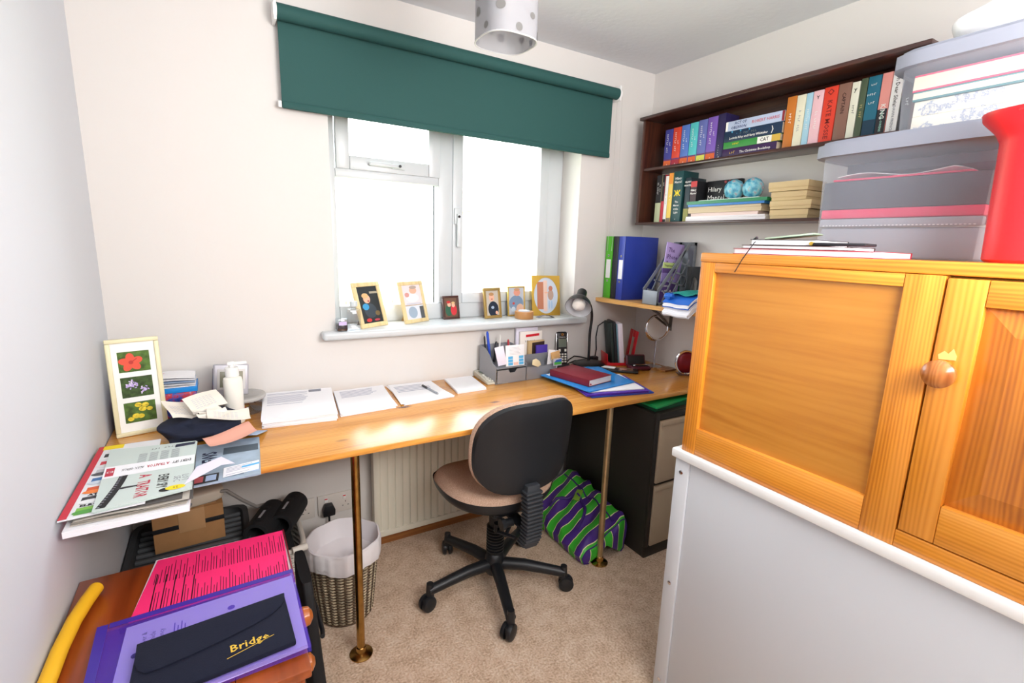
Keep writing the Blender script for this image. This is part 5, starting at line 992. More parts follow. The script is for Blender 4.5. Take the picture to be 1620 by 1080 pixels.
m = MB(); m.box(-.055, .055, -.004, .012, 0, .058, mr, .007, seg=3); m.box(-.046, .046, -.0055, -.0035, .008, .050, BLACK, .001); o = m.build('case_lid', oc_, M=Matrix.Translation((0, .024, .014)) @ Matrix.Rotation(-.35, 4, 'X'))
m = MB(); m.tube([(-.04, -.03, .026), (-.02, -.034, .032), (0, -.030, .028), (.02, -.034, .032), (.04, -.03, .026)], .0018, CHROME, 6); tag(m.build('spectacles', loc=(2.205, -.235, ZD), rz=-.35), 'thin metal spectacles resting in the open dark red case', 'glasses')
# mirror
mi_ = thing('shaving_mirror', 'round chrome mirror on a slim stem near the corner', 'mirror', (2.325, -.235, ZD), -.25)
m = MB(); m.lathe([(0, 0), (.040, 0), (.041, .004), (.02, .008), (.006, .012), (.0045, .02), (.0045, .145), (0, .145)], mat('pale_chrome', 'C8C4C8', .15, .9), 32); m.build('stand', mi_)
m = MB(); m.tube([(.072*math.sin(a), 0, .215-.072*math.cos(a)) for a in [(-1.7+3.4*k/30) for k in range(31)]], .004, CHROME, 8); m.build('yoke', mi_)
Mm = mframe((0, 0, .215), (1, 0, 0), (0, .10, 1))
m = MB(); m.tube([(.064*math.cos(2*PI*k/48), .064*math.sin(2*PI*k/48), 0) for k in range(48)], .0055, CHROME, 10, True, M=Mm); m.build('mirror_rim', mi_)
m = MB(); m.lathe([(0, -.002), (.062, -.002), (.062, .002), (0, .002)], mat('mirror_silver', 'D8D8D8', .02, 1), 48, M=Mm); m.build('mirror_glass', mi_)
slab('wooden_tile', 'thin brown wooden tile under the foot of the round mirror', 'tile', 2.29, 2.38, -.345, -.285, ZD, ZD+.008, wood('tile_wood', 'B88A5C', '9A6A42', '6E4528', 'X'), .001)
ov = thing('oval_desk_clock', 'chrome rimmed oval clock with dark red back, half hidden by the pine cabinet', 'clock', (2.350, -.425, ZD), -.6)
m = MB(); m.tube([(.052*math.cos(2*PI*k/40), 0, .062+.060*math.sin(2*PI*k/40)) for k in range(40)], .006, CHROME, 10, True); m.build('rim', ov)
m = MB(); m.add(blob_vf(0, .012, .062, .050, .022, .056, .9), mat('dark_red_shell', '7A1826', .2, .3)); m.build('shell', ov)
m = MB(); m.box(-.04, .04, -.03, .03, 0, .004, mat('thin_brown_base', '5A3A2C', .4), .001); m.cyl((0, .0, .002), (0, .0, .01), .008, CHROME); m.build('foot', ov)

# ------------------------------------------------------------------ left end of the desk
fw = thing('flower_picture', 'tall cream frame with red, lilac and yellow flower photos leaning at the desk end', 'picture', (.090, -.200, ZD), .22)
L = Matrix.Rotation(-.10, 4, 'X'); w, h, rim = .135, .305, .013; crf = mat('cream_frame', 'E6DEB8', .4)
m = MB()
for x0, x1, z0, z1 in ((-w/2, w/2, 0, rim), (-w/2, w/2, h-rim, h), (-w/2, -w/2+rim, rim, h-rim), (w/2-rim, w/2, rim, h-rim)): m.box(x0, x1, 0, .014, z0, z1, crf, .003)
m.build('frame', fw, M=L)
m = MB(); m.box(-w/2+.004, w/2-.004, .007, .011, .004, h-.004, mat('mount_board', 'F4F4F2', .7)); m.build('mount', fw, M=L)
lf = mat('leaf_print', '4E6B2C', .7, var=.5, vscale=60); lf2 = mat('leaf_print_dark', '3C5228', .7, var=.5, vscale=80)
rr = random.Random(3)
for k, (zc, kind) in enumerate(((.232, 'red'), (.152, 'lilac'), (.072, 'yellow'))):
    m = MB(); Mf = L @ mframe((0, .0065, 0), (1, 0, 0), (0, 0, 1)); pw_, ph_ = .040, .032
    m.quad([(-pw_, zc-ph_, 0), (pw_, zc-ph_, 0), (pw_, zc+ph_, 0), (-pw_, zc+ph_, 0)], lf if k % 2 == 0 else lf2, Mf)
    if kind == 'red':
        rd = mat('hibiscus_red', 'E0533C', .6); rd2 = mat('hibiscus_deep', 'B8302A', .6)
        for j in range(5): a = 2*PI*j/5+.4; m.disc(-.008+.015*math.cos(a), zc+.013*math.sin(a)-.002, .0165, .011, .0002+.00008*j, rd, 18, Mf, a)
        m.disc(-.008, zc-.002, .006, .006, .0009, rd2, 14, Mf); m.quad([(-.008, zc-.003, .001), (.008, zc+.008, .001), (.007, zc+.010, .001), (-.009, zc-.001, .001)], rd2, Mf)
    elif kind == 'lilac':
        for j in range(60):
            cx, cy = (-.014, .008) if j < 38 else (.018, -.012); a = rr.uniform(0, 6.28); r = rr.uniform(0, .015); m.disc(cx+r*math.cos(a)*1.1, zc+cy+r*math.sin(a)*.9, .0036, .0018, .0002+j*.00001, mat('lilac_petal', 'B9A4DC', .6) if j % 3 else mat('pale_petal', 'E0D4F0', .6), 7, Mf, rr.uniform(0, 3))
    else:
        for cx, cy, rd in ((-.004, .022, .009), (.014, .020, .009), (.006, .008, .010), (.024, .006, .008), (-.012, -.012, .010), (-.026, -.020, .008), (.0, -.014, .009)):
            m.disc(cx, zc+cy, rd, rd*.8, .0002, mat('marigold', 'E6C82A', .6), 16, Mf)
            for j in range(7): a = rr.uniform(0, 6.28); m.disc(cx+rd*.5*math.cos(a), zc+cy+rd*.4*math.sin(a), rd*.35, rd*.3, .0004, mat('marigold_light', 'F4DE48', .6), 8, Mf)
    m.build('flower_photo', fw)
# book and file pile behind the frame
G2 = 'pile behind the flower picture'
pt2 = mat('red_blue_pattern', '34489A', .5); 
def pat():
    m = bpy.data.materials.new('floral_tin_print'); m.use_nodes = True; nt = m.node_tree; b = nt.nodes['Principled BSDF']; tc = nt.nodes.new('ShaderNodeTexCoord'); n = nt.nodes.new('ShaderNodeTexNoise'); n.inputs['Scale'].default_value = 34; n.inputs['Detail'].default_value = 3; nt.links.new(tc.outputs['Object'], n.inputs['Vector'])
    rp = ramp(nt, n.outputs['Fac'], [(.40, '22307E'), (.48, '3C56B0'), (.54, 'B82C40'), (.6, 'C8404C'), (.68, '88B0E0')]); nt.links.new(rp.outputs[0], b.inputs['Base Color']); return m
flm = pat()
slab('storage_tin', 'deep red and blue patterned tin at the bottom of the pile behind the flower picture', 'tin', .012, .225, -.125, -.012, ZD, ZD+.070, flm, .004, G2)
slab('storage_tin', 'shallow red and blue patterned box lying on the deep patterned tin', 'box', .03, .235, -.12, -.014, ZD+.0705, ZD+.098, flm, .003, G2, .03)
slab('manual', 'bright blue booklet under the white leaflets behind the flower picture', 'booklet', .06, .240, -.115, -.016, ZD+.0985, ZD+.118, mat('bright_blue_folder'), .001, G2)
m = MB()
for k in range(5): m.add(grid_vf(lambda u, v: (.05+.185*u, -.118+.10*v, ZD+.120+k*.006+.010*math.sin(PI*u*.9)*(k/4)), 10, 3, .002), WHITE if k != 2 else mat('pale_blue_sheet', 'A8BEDC', .6))
m.text('~6', .012, RED, (.13, -.08, ZD+.161), ((1, 0, 0), (0, 1, 0))); tag(m.build('leaflets'), 'white curled leaflets on top of the pile behind the flower picture', 'papers', G2)
# weather station on a plastic tub
tb = thing('plastic_tub', 'round clear lidded tub with small bits inside behind the pump bottle', 'tub', (.375, -.095, ZD))
m = MB(); vs, fs = lathe_vf([(.062, .002), (.068, .05), (.070, .052)], 40); m.add((vs, fs[:80]), CLEAR); m.lathe([(0, 0), (.062, 0), (.062, .002), (0, .002)], CLEAR, 40); m.build('tub_body', tb)
m = MB(); m.lathe([(.0, .060), (.050, .060), (.058, .064), (.072, .062), (.075, .056), (.073, .050), (.0705, .052)], mat('milky_lid', 'C6C4C0', .25, alpha=.7), 40); m.build('lid', tb)
m = MB(); rr = random.Random(8)
for k in range(26):
    a = rr.uniform(0, 6.28); r = rr.uniform(0, .048); m.box(-.008, .008, -.005, .005, -.004, .004, mat('bits_'+('A83A2C', '2A2C38', 'C8A03C', '8A5A34')[k % 4], ('A83A2C', '2A2C38', 'C8A03C', '8A5A34')[k % 4], .5), .001, M=Matrix.Translation((r*math.cos(a), r*math.sin(a), .010+rr.uniform(0, .032))) @ Matrix.Rotation(rr.uniform(0, 3), 4, 'Z') @ Matrix.Rotation(rr.uniform(-.6, .6), 4, 'X'))
o = m.build('odds_and_ends', loc=(.375, -.095, ZD)); tag(o, 'red, black and yellow odds and ends inside the round clear tub', 'bits')['kind'] = 'stuff'
wsn = thing('weather_station', 'silver framed digital weather display propped on the round tub', 'display', (.338, -.100, ZD+.0645), .12)
L = Matrix.Rotation(-.16, 4, 'X') @ Matrix.Rotation(.10, 4, 'Y'); slv = mat('silver_plastic', 'B9B8C0', .35, .3)
m = MB(); m.box(-.056, .056, 0, .016, 0, .112, slv, .006, seg=3); m.box(-.057, .057, .008, .022, .004, .101, mat('violet_grey_plastic', '4C4A5C', .4), .006); m.build('casing', wsn, M=L)
m = MB(); m.box(-.044, .044, -.0015, .0005, .022, .094, mat('silver_bezel', 'D4D2D0', .35), .001); m.box(-.036, .036, -.0022, -.001, .030, .086, mat('lcd_olive', '8A8A78', .2), .0005); m.build('screen', wsn, M=L)
m = MB()
for a, (x, z_) in enumerate(((-.022, .066), (-.006, .066), (.018, .066), (-.02, .042), (.0, .042), (.02, .042))): m.text(('1', '2', '8', '6', '4', '5')[a], .018, mat('lcd_ink', '4A4A40', .5), (x, -.0026, z_), FACE_F)
m.build('digits', wsn, M=L)
pu = thing('pump_bottle', 'white lotion pump bottle with rounded shoulders in front of the weather display', 'bottle', (.345, -.205, ZD))
crb = mat('cream_bottle', 'EFEDE4', .3)
m = MB(); m.lathe([(0, 0), (.027, 0), (.029, .004), (.029, .146), (.027, .156), (.016, .162), (.016, .166)], crb, 40); m.build('bottle_body', pu)
m = MB(); m.lathe([(.019, .162), (.0205, .164), (.0205, .191), (.018, .193), (0, .193)], wp, 36); m.cyl((0, 0, .193), (0, 0, .200), .007, wp); m.box(-.014, .010, -.009, .009, .199, .212, wp, .005); m.prism([(0, .009), (.045, .004), (.045, -.003), (0, -.009)], .2005, .210, wp, .002); m.build('pump_head', pu)
# crumpled navy bag with receipts
m = MB(); m.add(blob_vf(0, 0, .034, .105, .098, .036, .8, 64, 30, .20, 5), mat('navy_fabric', '1E2438', .9, bump=.4, bscale=60)); tag(m.build('cloth_bag', loc=(.258, -.292, ZD+.0)), 'crumpled navy cloth bag under the receipts', 'bag')
rc = mat('receipt_paper', 'EDE6DA', .8)
def crumple(name, label, cx, cy, cz, w, h, yaw, tx, ty, mt=rc, amp=.006, seed=0, printed=True, cat='receipt', group='receipts heaped on the navy bag'):
    r = random.Random(seed); a, b_, c = r.uniform(0, 6), r.uniform(0, 6), r.uniform(.5, 1.5)
    f = lambda u, v: (w*(u-.5), h*(v-.5), amp*math.sin(4*u+a+v*c)+amp*.7*math.sin(5*v+b_)+amp*1.8*(2*u-1)**2*(.5 if seed % 2 else -.4))
    m = MB(); m.add(grid_vf(f, 14, 10, .0006), mt)
    if printed:
        for k in range(6):
            v0 = .2+.1*k; P = lambda u, v: (f(u, v)[0], f(u, v)[1], f(u, v)[2]+.0009)
            for j in range(6): u = .15+.1*j; m.quad([P(u, v0), P(u+.07, v0), P(u+.07, v0+.02), P(u, v0+.02)], LILAC)
    o = m.build(name); o.matrix_basis = Matrix.Translation((cx, cy, cz)) @ Matrix.Rotation(yaw, 4, 'Z') @ Matrix.Rotation(tx, 4, 'X') @ Matrix.Rotation(ty, 4, 'Y'); return tag(o, label, cat, group)
crumple('receipt', 'upright cream receipt leaning highest on the navy bag', .265, -.275, ZD+.108, .105, .070, .55, .60, -.1, seed=2, amp=.003)
crumple('receipt', 'cream receipt tilted beside the flower picture', .200, -.285, ZD+.092, .080, .100, .35, .35, .25, seed=4, amp=.004)
crumple('receipt', 'long curled receipt lying in front of the pump bottle', .325, -.372, ZD+.083, .115, .062, .05, .18, .12, seed=3, amp=.004)
crumple('receipt', 'narrow crumpled receipt folded in a peak before the pump bottle', .268, -.345, ZD+.098, .085, .030, .75, .5, .1, seed=7, amp=.004)
crumple('receipt', 'second narrow folded receipt alongside the peaked one', .285, -.375, ZD+.090, .090, .028, .55, .35, .1, seed=9, amp=.004)
crumple('receipt', 'salmon pink slip under the long curled receipt', .325, -.440, ZD+.040, .130, .060, .35, .15, -.1, mt=mat('salmon_slip', 'E3A794', .7), seed=11, printed=False, amp=.004)

# ------------------------------------------------------------------ magazines
G3 = 'magazines hanging over the desk end'
def mag(label, q, z0, z1, mt, n=2, jit=.01, deco=None, seed=1, name='magazine'):
    m = MB(); quadstack(m, q, z0, z1, mt, n, jit, seed)
    if deco: deco(m, z1+.0002)
    return tag(m.build(name, smooth=False), label, 'magazine', G3)
def uvP(q): return lambda u, v, z: ((q[0][0]*(1-u)+q[1][0]*u)*(1-v)+(q[3][0]*(1-u)+q[2][0]*u)*v, (q[0][1]*(1-u)+q[1][1]*u)*(1-v)+(q[3][1]*(1-u)+q[2][1]*u)*v, z)
def patch(m, P, u0, u1, v0, v1, z, mt): m.quad([P(u0, v0, z), P(u1, v0, z), P(u1, v1, z), P(u0, v1, z)], mt)
blue_grey = mat('blue_grey_cover', '9FB2C4', .45, var=.25, vscale=12)
q = [(.205, -.675), (.388, -.668), (.402, -.395), (.222, -.385)]
def dk1(m, z):
    P = uvP(q); m.text('NEWS', .050, NAVY, (.272, -.515, z), ((0, 1, 0), (-1, 0, 0)), bold=.03, squeeze=.75); patch(m, P, .10, .46, .02, .20, z, BLACK); patch(m, P, .13, .27, .05, .17, z+.0003, mat('muted_red', 'B84A50', .5)); patch(m, P, .30, .43, .05, .17, z+.0003, mat('pale_blue_sheet'))
    for k in range(10): patch(m, P, .52, .78, .06+.018*k, .068+.018*k, z, mat('dim_navy', '51617C', .6))
    patch(m, P, .48, .98, .62, .80, z, mat('dim_grey_blue', '4E5C68', .5)); patch(m, P, .80, .98, .08, .30, z, mat('pale_blue_sheet'))
mag('blue grey magazine with dark NEWS lettering flat at the desk edge', q, ZD, ZD+.005, blue_grey, 2, .006, dk1)
qa = [(.012, -.800), (.232, -.792), (.232, -.40), (.012, -.40)]
mag('thick white magazine at the bottom of the pile against the wall', qa, ZD, ZD+.015, WHITE, 4, .0)
qb = [(.030, -.790), (.222, -.778), (.232, -.42), (.03, -.42)]
m = MB()
for k in range(6): m.add(grid_vf(lambda u, v: (.022+.006*(k % 3)+.205*u-.004*k*(k % 2), -.785+.006*((k*5) % 4)+.36*v, ZD+.0175+k*.0024+.0012*math.sin(9*u+k*1.3)*(1-v)), 16, 3, .0012), mat('newsprint', 'B9B2A8', .8) if k % 3 != 2 else mat('newsprint_dark', '5A5654', .8))
tag(m.build('newspaper'), 'folded grey newspaper in the middle of the magazine pile', 'newspaper', G3)
qc = [(.004, -.785), (.150, -.775), (.150, -.37), (.010, -.37)]
def car(m, z):
    P = uvP(qc); patch(m, P, 0, .10, 0, 1, z, mat('magazine_red', 'C8283C', .45)); patch(m, P, .08, .4, .93, 1, z+.0002, YELL)
    cols = ('7DB84A', '2A2A30', 'D9582C', '3A6EA8', 'B8B8BE', 'C83040', '2A2A30')
    for k, c in enumerate(cols): patch(m, P, .16, .62, .02+k*.125, .10+k*.125, z+.0002, mat('carpic_'+c, c, .5)); m.disc(.045, -.765+k*.05, .022, .010, z+.0005, mat('carbody_'+c, ('4E9A3C', 'E8E8EA', 'F08030', 'C8D4E0', '46464C', 'E0E0E0', 'B83040')[k], .4), 14)
    for s, v in (('ELROQ vR', .115), ('ATCO X', .24), ('BES', .50)): m.text(s, .014, BLACK, P(.40, v, z+.0006), ((1, 0, 0), (0, 1, 0)), bold=.04)
mag('red edged car magazine with small car pictures against the wall', qc, ZD+.0315, ZD+.035, mat('cool_white_cover', 'E4E6EA', .45), 1, 0, car)
qd = [(.060, -.785), (.236, -.755), (.240, -.445), (.042, -.420)]
def tr_(m, z):
    P = uvP(qd); R2 = mat('title_red', 'C03048', .5); UD = ((-1, 0, 0), (0, -1, 0)); SD = ((0, -1, 0), (1, 0, 0))
    patch(m, P, 0, 1, .46, .66, z, WHITE)
    yb = -.592; yb = -.580; m.text('ALEX GERLIS', .019, BLACK, (.108, yb, z+.0004), UD, squeeze=.42); m.text('A TRAITOR', .022, R2, (.160, yb, z+.0004), UD, squeeze=.42, bold=.02); m.text('EVERY SPY', .022, BLACK, (.211, yb, z+.0004), UD, squeeze=.40, bold=.02)
    patch(m, P, .02, .11, .49, .63, z+.0003, R2); m.text('E3', .015, WHITE, P(.065, .56, z+.0006), UD)
    m.text('A', .034, R2, (.138, -.640, z), SD, bold=.02, squeeze=.8); m.text('TRAITOR', .034, R2, (.138, -.712, z), SD, bold=.02, squeeze=.62); m.text('EVERY SPY', .030, BLACK, (.176, -.688, z), SD, bold=.02, squeeze=.55); m.text('LOT', .020, GREYINK, (.222, -.690, z), SD); m.text('SEC', .020, GREYINK, (.205, -.690, z), SD)
    m.disc(.205, -.738, .020, .012, z+.0003, YELL, 20); m.text('25', .012, BLACK, (.205, -.738, z+.0006), UD); m.disc(.185, -.742, .012, .010, z+.0002, BLACK, 16)
    m.prism([(.085, -.69), (.10, -.684), (.128, -.686), (.128, -.692), (.10, -.694)], z, z+.0003, mat('dark_feather', '32343A', .6))
    for k in range(14):
        f_2 = lambda q_: .064+.022*math.sin(q_/14*1.35)
        y_ = -.776+.0115*k; m.quad([(f_2(k), y_, z), (f_2(k)+.017, y_, z), (f_2(k+1)+.017, y_+.0115, z), (f_2(k+1), y_+.0115, z)], BLACK); m.quad([(f_2(k)+.002, y_+.003, z+.0002), (f_2(k)+.007, y_+.003, z+.0002), (f_2(k)+.007, y_+.007, z+.0002), (f_2(k)+.002, y_+.007, z+.0002)], GREYINK)
    for c in range(4):
        for k in range(9): x0 = .112+c*.024; patch(m, lambda u, v, zz: (u, v, zz), x0, x0+.018, -.545+k*.007, -.543+k*.007, z, GREYINK)
    m.text('~10', .012, BLACK, (.17, -.462, z), UD, bold=.03); m.quad([(.19, -.475, z), (.236, -.470, z), (.238, -.450, z), (.192, -.452, z)], NAVY)
mag('open magazine page with book advert A TRAITOR on top of the pile', qd, ZD+.0355, ZD+.041, mat('pale_aqua_page', 'C9D6D2', .5), 3, .01, tr_, seed=2)
m = MB(); m.prism([(.222, -.735), (.300, -.655), (.330, -.660), (.300, -.600), (.245, -.640)], ZD+.0415, ZD+.0421, mat('lilac_white')); tag(m.build('folded_note'), 'folded white note lying across the two magazines', 'paper')
m = MB(); qn = [(.300, -.655), (.385, -.640), (.390, -.580), (.303, -.595)]; m.prism(qn, ZD+.0056, ZD+.0062, WHITE); inlines(m, qn, ZD+.0063, LILAC, n=6, seed=2); m.quad([(.345, -.615, ZD+.0064), (.388, -.607, ZD+.0064), (.389, -.595, ZD+.0064), (.346, -.603, ZD+.0064)], mat('sky_print')); tag(m.build('printed_slip'), 'white printed slip with a blue stripe on the blue grey magazine', 'paper')
m = MB(); m.box(-.05, .05, -.03, .03, 0, .003, mat('pale_blue_sheet'), .001); o = m.build('loyalty_card'); o.matrix_basis = Matrix.Translation((.385, -.375, ZD+.012)) @ Matrix.Rotation(1.2, 4, 'Z') @ Matrix.Rotation(.25, 4, 'Y'); tag(o, 'small pale blue card beside the salmon slip', 'card')

# ------------------------------------------------------------------ under the desk at that end
pl = mat('charcoal_plastic', '393B3E', .55)
ct = thing('plastic_crate', 'dark grey plastic crate with ribbed top under the desk end', 'crate', (.184, -.185, 0))
TX, TY, TZ = .179, .172, .350
m = MB(); vs, fs = lathe_vf([(.150, .0005), (.165, .30), (.178, .335), (.178, TZ), (.160, TZ), (.152, TZ-.02), (0, TZ-.02)], 64, sy=TY/TX, power=9); m.add((vs, fs), pl); m.build('body', ct)
m = MB()
for k in range(8): m.box(-.152, .152, -.140+k*.036, -.127+k*.036, TZ-.0198, TZ-.008, mat('charcoal_rib', '54575A', .5), .003)
m.build('rib', ct)['kind'] = 'stuff'
cb = thing('cardboard_box', 'brown cardboard parcel box with black tape on the grey crate', 'box', (.182, -.165, TZ-.0075), .06)
kb = mat('kraft_board', 'A87C50', .85, var=.08, vscale=20)
m = MB(); m.box(-.1, .1, -.062, .062, 0, .130, kb, .0015); m.build('carton', cb); m = MB(); m.box(-.101, .101, -.0628, .0628, .070, .086, BLACK, .0003); m.build('black_tape', cb)
m = MB(); m.box(-.03, .045, -.0637, .03, .055, .1306, mat('light_kraft', 'BE9468', .6), .0003); m.build('brown_label', cb)
m = MB(); m.box(-.06, .08, -.05, .05, .131, .1325, mat('light_kraft')); m.build('flap', cb)
cr = thing('router', 'cream rounded plastic unit with grey cable on the cardboard box', 'device', (.200, -.175, TZ+.1265), .2)
m = MB(); m.add(blob_vf(0, 0, .024, .088, .060, .024, .45, 40, 14), mat('cream_plastic', 'D6CCBC', .4)); m.build('housing', cr)
m = MB(); m.cyl((-.02, -.0615, .02), (-.02, -.056, .02), .007, mat('grey_knob', '8A8C90', .4)); m.build('button', cr)
m = MB(); m.tube([(.05, -.045, .035), (.09, -.05, .03), (.14, -.035, -.03), (.19, -.01, -.085), (.24, .03, -.11), (.29, .05, -.12)], .0065, mat('grey_cable', '8E8A86', .5), 8); m.build('cable', cr)
# white wicker basket and black supports
ww2 = mat('white_wicker_paint', 'DAD4CA', .6)
wkb = thing('wicker_basket', 'white painted wicker basket under the desk between crate and waste basket', 'basket', (.449, -.215, 0))
m = MB(); wicker(m, 0, 0, .008, .300, .060, .072, 30, 22, [ww2], sx=1, sy=2.1, power=5, th=.0050, amp=.003); stakes(m, 0, 0, .004, .300, .060, .071, 40, ww2, sy=2.1, power=5); m.box(-.058, .058, -.12, .12, .002, .006, ww2); m.build('woven_body', wkb)
m = MB(); m.tube([(.075*math.cos(a)/((abs(math.cos(a))**5+abs(math.sin(a))**5)**.2), 2.05*.075*math.sin(a)/((abs(math.cos(a))**5+abs(math.sin(a))**5)**.2), .308) for a in [2*PI*k/64 for k in range(64)]], .0095, ww2, 10, True); m.build('rim', wkb)
m = MB(); m.cyl((.030, -.168, .320), (.078, -.160, .320), .012, ww2, n=20); m.build('handle', wkb)
slab('black_cloth', 'black cloth filling the white wicker basket', 'cloth', .385, .495, -.33, -.10, .20, .305, mat('black_cloth', '141518', .9), .02)
neo = mat('black_neoprene', '17181B', .7, bump=.3, bscale=300)
for k, (x, y, zz, lb) in enumerate(((.412, -.225, .362, 'black padded wrist support roll nearer the grey cable'), (.492, -.195, .362, 'black padded wrist support roll nearer the wall sockets'))):
    t = thing('wrist_support', lb, 'support', (x, y, zz), -.45, 'black wrist supports on the wicker basket')
    m = MB(); R = .046 if k == 0 else .043
    prof = [(R*.72, -.085), (R, -.083), (R*1.04, -.03), (R*1.02, .04), (R*.96, .085), (R*.7, .086), (R*.66, .0), (R*.70, -.085)]
    m.lathe(prof, neo, 36, M=mframe((0, 0, 0), (1, 0, 0), (0, 0, 1))); m.build('padded_sleeve', t)
    m = MB(); m.box(-.012, .012, -.06, .03, R*.97, R*1.06, neo, .003); m.box(-.004, .004, -.05, .0, R*1.06, R*1.075, mat('grey_logo', 'A0A0A4', .5)); m.build('strap', t)
bg2 = thing('laptop_bag', 'black fabric bag standing between the chest of drawers and waste basket', 'bag', (.500, -.60, 0), .0)
m = MB(); m.add(grid_vf(lambda u, v: ((.026-.010*v)*math.copysign(abs(math.cos(2*PI*u))**.4, math.cos(2*PI*u))-.012*v, (.13-.02*v)*math.copysign(abs(math.sin(2*PI*u))**.4, math.sin(2*PI*u))*(1 if v < .98 else .8)+.035*v, .001+.375*v), 48, 10), mat('black_bag_fabric', '1A1B1E', .75)); m.add(([Vector(((.016)*math.copysign(abs(math.cos(2*PI*k/48))**.4, math.cos(2*PI*k/48))-.012, .8*.11*math.copysign(abs(math.sin(2*PI*k/48))**.4, math.sin(2*PI*k/48))+.035, .376)) for k in range(48)], [list(range(48))]), mat('black_bag_fabric')); m.build('bag_body', bg2)
m = MB(); m.tube([(.018, -.09, .21), (.024, -.05, .195), (.024, .05, .20), (.016, .09, .22)], .007, BLACKP, 8); m.build('strap', bg2)

# ------------------------------------------------------------------ chest of drawers with folders, wallet and foam tube
rwY = wood('antique_pine_top', 'A8501E', '913F16', '6E2C0E', 'Y', 1, .28, .4, contrast=.7)
rwZ = wood('antique_pine_upright', 'A8501E', '8E3E16', '6C2C10', 'Z', 1, .3, .4, contrast=.8)
cdz = .582
cdw = thing('chest_of_drawers', 'reddish brown pine chest of drawers with round knobs along the wall', 'chest of drawers', (0, 0, 0))
C0, C1 = -1.195, -.690
m = MB(); m.box(.006, .405, C0+.008, C1-.006, .0005, .5625, rwZ, .003); m.build('carcass', cdw)
m = MB()
for k in range(4): a = C0+k*(C1-C0)/4
rwY2 = wood('antique_pine_plank', 'B4602A', 'A04C1E', '7A3612', 'Y', 1, .28, .4, contrast=.7)
m.box(.0015, .300, C0, C1, .5635, cdz, rwY, .003); m.box(.3005, .4245, C0, C1, .5635, cdz, rwY2, .003); m.build('top', cdw)
m = MB(); lp = wood('light_side_panel', 'D98A3C', 'C87428', 'A45A1C', 'X', 1, .3, .3); m.box(.06, .37, C0+.003, C0+.0085, .06, .50, lp, .002); m.build('side_panel', cdw)
for k, (z0, z1) in enumerate(((.425, .548), (.295, .418), (.165, .288), (.035, .158))):
    m = MB(); m.box(.4055, .416, C0+.035, C1-.035, z0, z1, rwY2, .004); dr = m.build('drawer', cdw)
    m = MB(); m.lathe([(.009, 0), (.009, .012), (.019, .018), (.0235, .028), (.021, .040), (.01, .048), (0, .049)], mat('knob_orange_brown', 'B8642A', .25, coat=.4), 28, M=mframe((.4155, -.930, (z0+z1)/2), (0, 1, 0), (0, 0, 1))); m.build('knob', dr)
# pink sheets
G4 = 'folders on the chest of drawers'
qp = [(.118, -.912), (.422, -.912), (.427, -.700), (.150, -.700)]
pkp = mat('magenta_paper', 'F0266E', .75)
m = MB(); m.prism([(.116, -.915), (.428, -.915), (.428, -.694), (.146, -.690)], cdz+.0005, cdz+.006, WHITE); quadstack(m, qp, cdz+.0065, cdz+.0105, pkp, 3, .004, 3); zt = cdz+.0107
rr = random.Random(12)
for col in range(15):
    x = .150+col*.0185
    if col < 5:
        m.quad([(x, -.90, zt), (x+.0022, -.90, zt), (x+.0062, -.76-.01*col, zt), (x+.004, -.76-.01*col, zt)], BLACK)
    for s0 in (-.900, -.800):
        for k in range(3): l = rr.uniform(.035, .085); m.quad([(x+k*.0055, s0, zt), (x+k*.0055+.0014, s0, zt), (x+k*.0055+.0014+.0015, s0+l, zt), (x+k*.0055+.0015, s0+l, zt)], mat('dark_print', '4A1028', .7))
tag(m.build('printed_sheets', smooth=False), 'bright pink printed sheets with a white card on the chest of drawers', 'papers', G4)
dkr = mat('dark_red_sleeve', '7A1626', .4)
m = MB(); m.prism([(.105, -.925), (.4312, -.925), (.4312, -.70), (.4285, -.70), (.4285, -.916), (.105, -.916)], cdz+.0005, cdz+.0125, dkr, .0005); tag(m.build('plastic_sleeve'), 'dark red plastic edge of the sleeve around the pink sheets', 'folder', G4)
purp = mat('clear_violet', '5A3CC8', .2, alpha=.24); lil = mat('lilac_sheet', 'D0C2F6', .5)
qv = [(.080, -1.175), (.430, -1.165), (.428, -.905), (.072, -.925)]
m = MB(); quadstack(m, [(.115, -1.17), (.424, -1.155), (.424, -.925), (.12, -.94)], cdz+.013, cdz+.021, lil, 3, .004, 2)
m.text('Driver &', .013, NAVY, (.152, -.995, cdz+.0212), ((0, 1, 0), (-1, 0, 0))); m.text('Vehicle', .013, NAVY, (.166, -.995, cdz+.0212), ((0, 1, 0), (-1, 0, 0))); m.text('Agency', .013, NAVY, (.180, -.995, cdz+.0212), ((0, 1, 0), (-1, 0, 0))); m.disc(.142, -1.03, .006, .007, cdz+.0213, NAVY, 12); m.disc(.30, -.975, .007, .007, cdz+.0213, mat('violet_print', '5A3CB0', .5), 14)
for k in range(4): m.quad([(.20+k*.006, -1.03, cdz+.0213), (.202+k*.006, -1.03, cdz+.0213), (.202+k*.006, -.97-.01*(k % 2), cdz+.0213), (.20+k*.006, -.97-.01*(k % 2), cdz+.0213)], mat('violet_print'))
tag(m.build('letter_sheets', smooth=False), 'lilac tinted letter showing through the clear purple wallet', 'papers', G4)
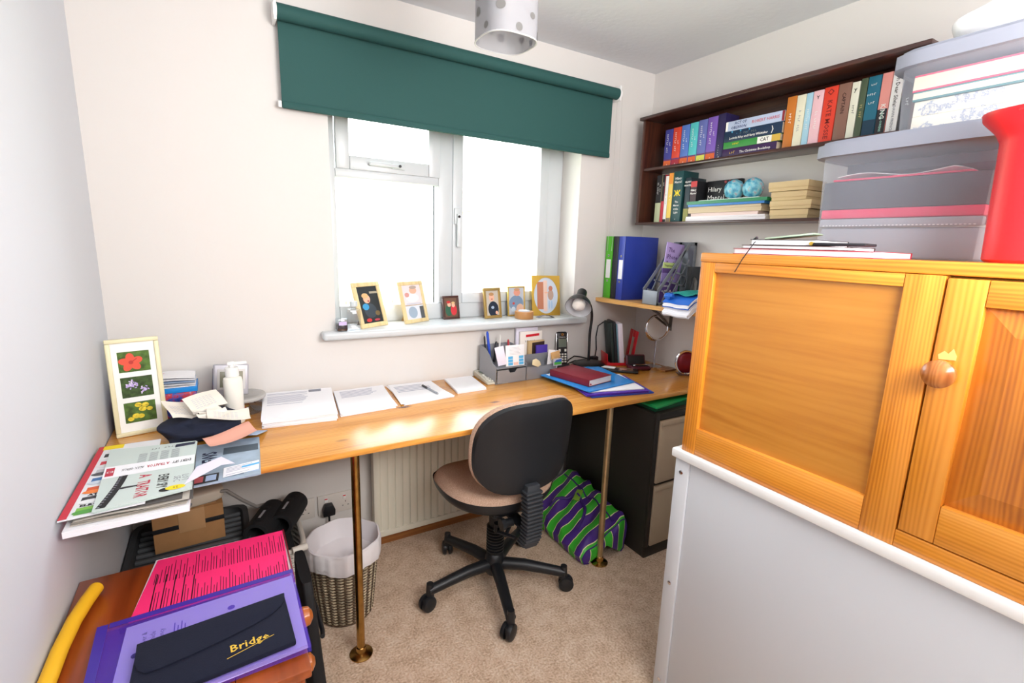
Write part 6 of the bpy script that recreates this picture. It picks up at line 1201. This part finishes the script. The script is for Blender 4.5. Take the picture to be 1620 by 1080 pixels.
m = MB(); m.prism(qv, cdz+.0216, cdz+.0224, purp); m.prism(qv, cdz+.0128-.0002, cdz+.0129, purp); m.prism([(.078, -1.18), (.092, -1.18), (.088, -.915), (.070, -.915)], cdz+.0225, cdz+.0232, mat('violet_edge', '3E2A96', .3)); m.prism([(.09, -.928), (.428, -.918), (.428, -.904), (.09, -.914)], cdz+.0225, cdz+.0232, mat('violet_edge')); tag(m.build('plastic_wallet'), 'translucent purple plastic wallet lying on the chest of drawers', 'folder', G4)
wl = thing('zip_wallet', 'navy fabric wallet with curved flap and gold word Bridge', 'wallet', (.278, -1.075, cdz+.0236), .0)
nvf = mat('navy_felt', '0A1026', .95, bump=.4, bscale=500)
m = MB(); m.prism([(-.135, -.095), (.127, -.075), (.122, .072), (-.132, .052)], 0, .011, nvf, .003); m.build('wallet_body', wl)
fl = [(-.132, .052), (.122, .072), (.120, .050)]+[(.120-.010*k/3-.0, .050-.02*math.sin(k/3*PI/2)) for k in range(1, 4)]+[(.10-.22*k/12, .030-.046*(k/12)**.0*min(1, k/12*1.4)-.010*math.sin(k/12*PI)) for k in range(0, 13)]+[(-.131, .0)]
fl = [(-.132, .053), (.1225, .073), (.121, .052), (.112, .034), (.092, .018), (.06, .004), (.02, -.008), (-.04, -.022), (-.09, -.030), (-.112, -.030), (-.124, -.018), (-.131, .005)]
m = MB(); m.prism(fl, .0112, .0145, nvf, .0012); m.build('flap', wl)
m = MB(); gy = mat('gold_thread', 'D8B23C', .5); m.text('Bridge', .026, gy, (.050, -.038, .0114), ((1, .08, 0), (-.08, 1, 0)), bold=.012); m.quad([(.012, -.062, .0114), (.092, -.040, .0114), (.092, -.0385, .0114), (.012, -.0605, .0114)], gy); m.build('embroidery', wl)
# yellow foam tube
m = MB(); P = [(.046, -.748, cdz+.0145), (.034, -.80, cdz+.0145), (.024, -.86, cdz+.0145), (.018, -.94, cdz+.0145), (.0165, -1.05, cdz+.0145), (.018, -1.17, cdz+.0145), (.022, -1.3, cdz+.0145)]
P3 = []
for i in range(len(P)-1):
    for k in range(5): P3.append(Vector(P[i]).lerp(Vector(P[i+1]), k/5))
P3.append(Vector(P[-1])); m.tube(P3, lambda t: .0138*min(1, .35+math.sqrt(min(1, t*22))) if t < .05 else .0138, mat('yellow_foam', 'F0B81E', .6, bump=.15, bscale=150), 20)
tag(m.build('foam_tube'), 'curved yellow foam tube lying along the wall on the chest of drawers', 'foam tube')
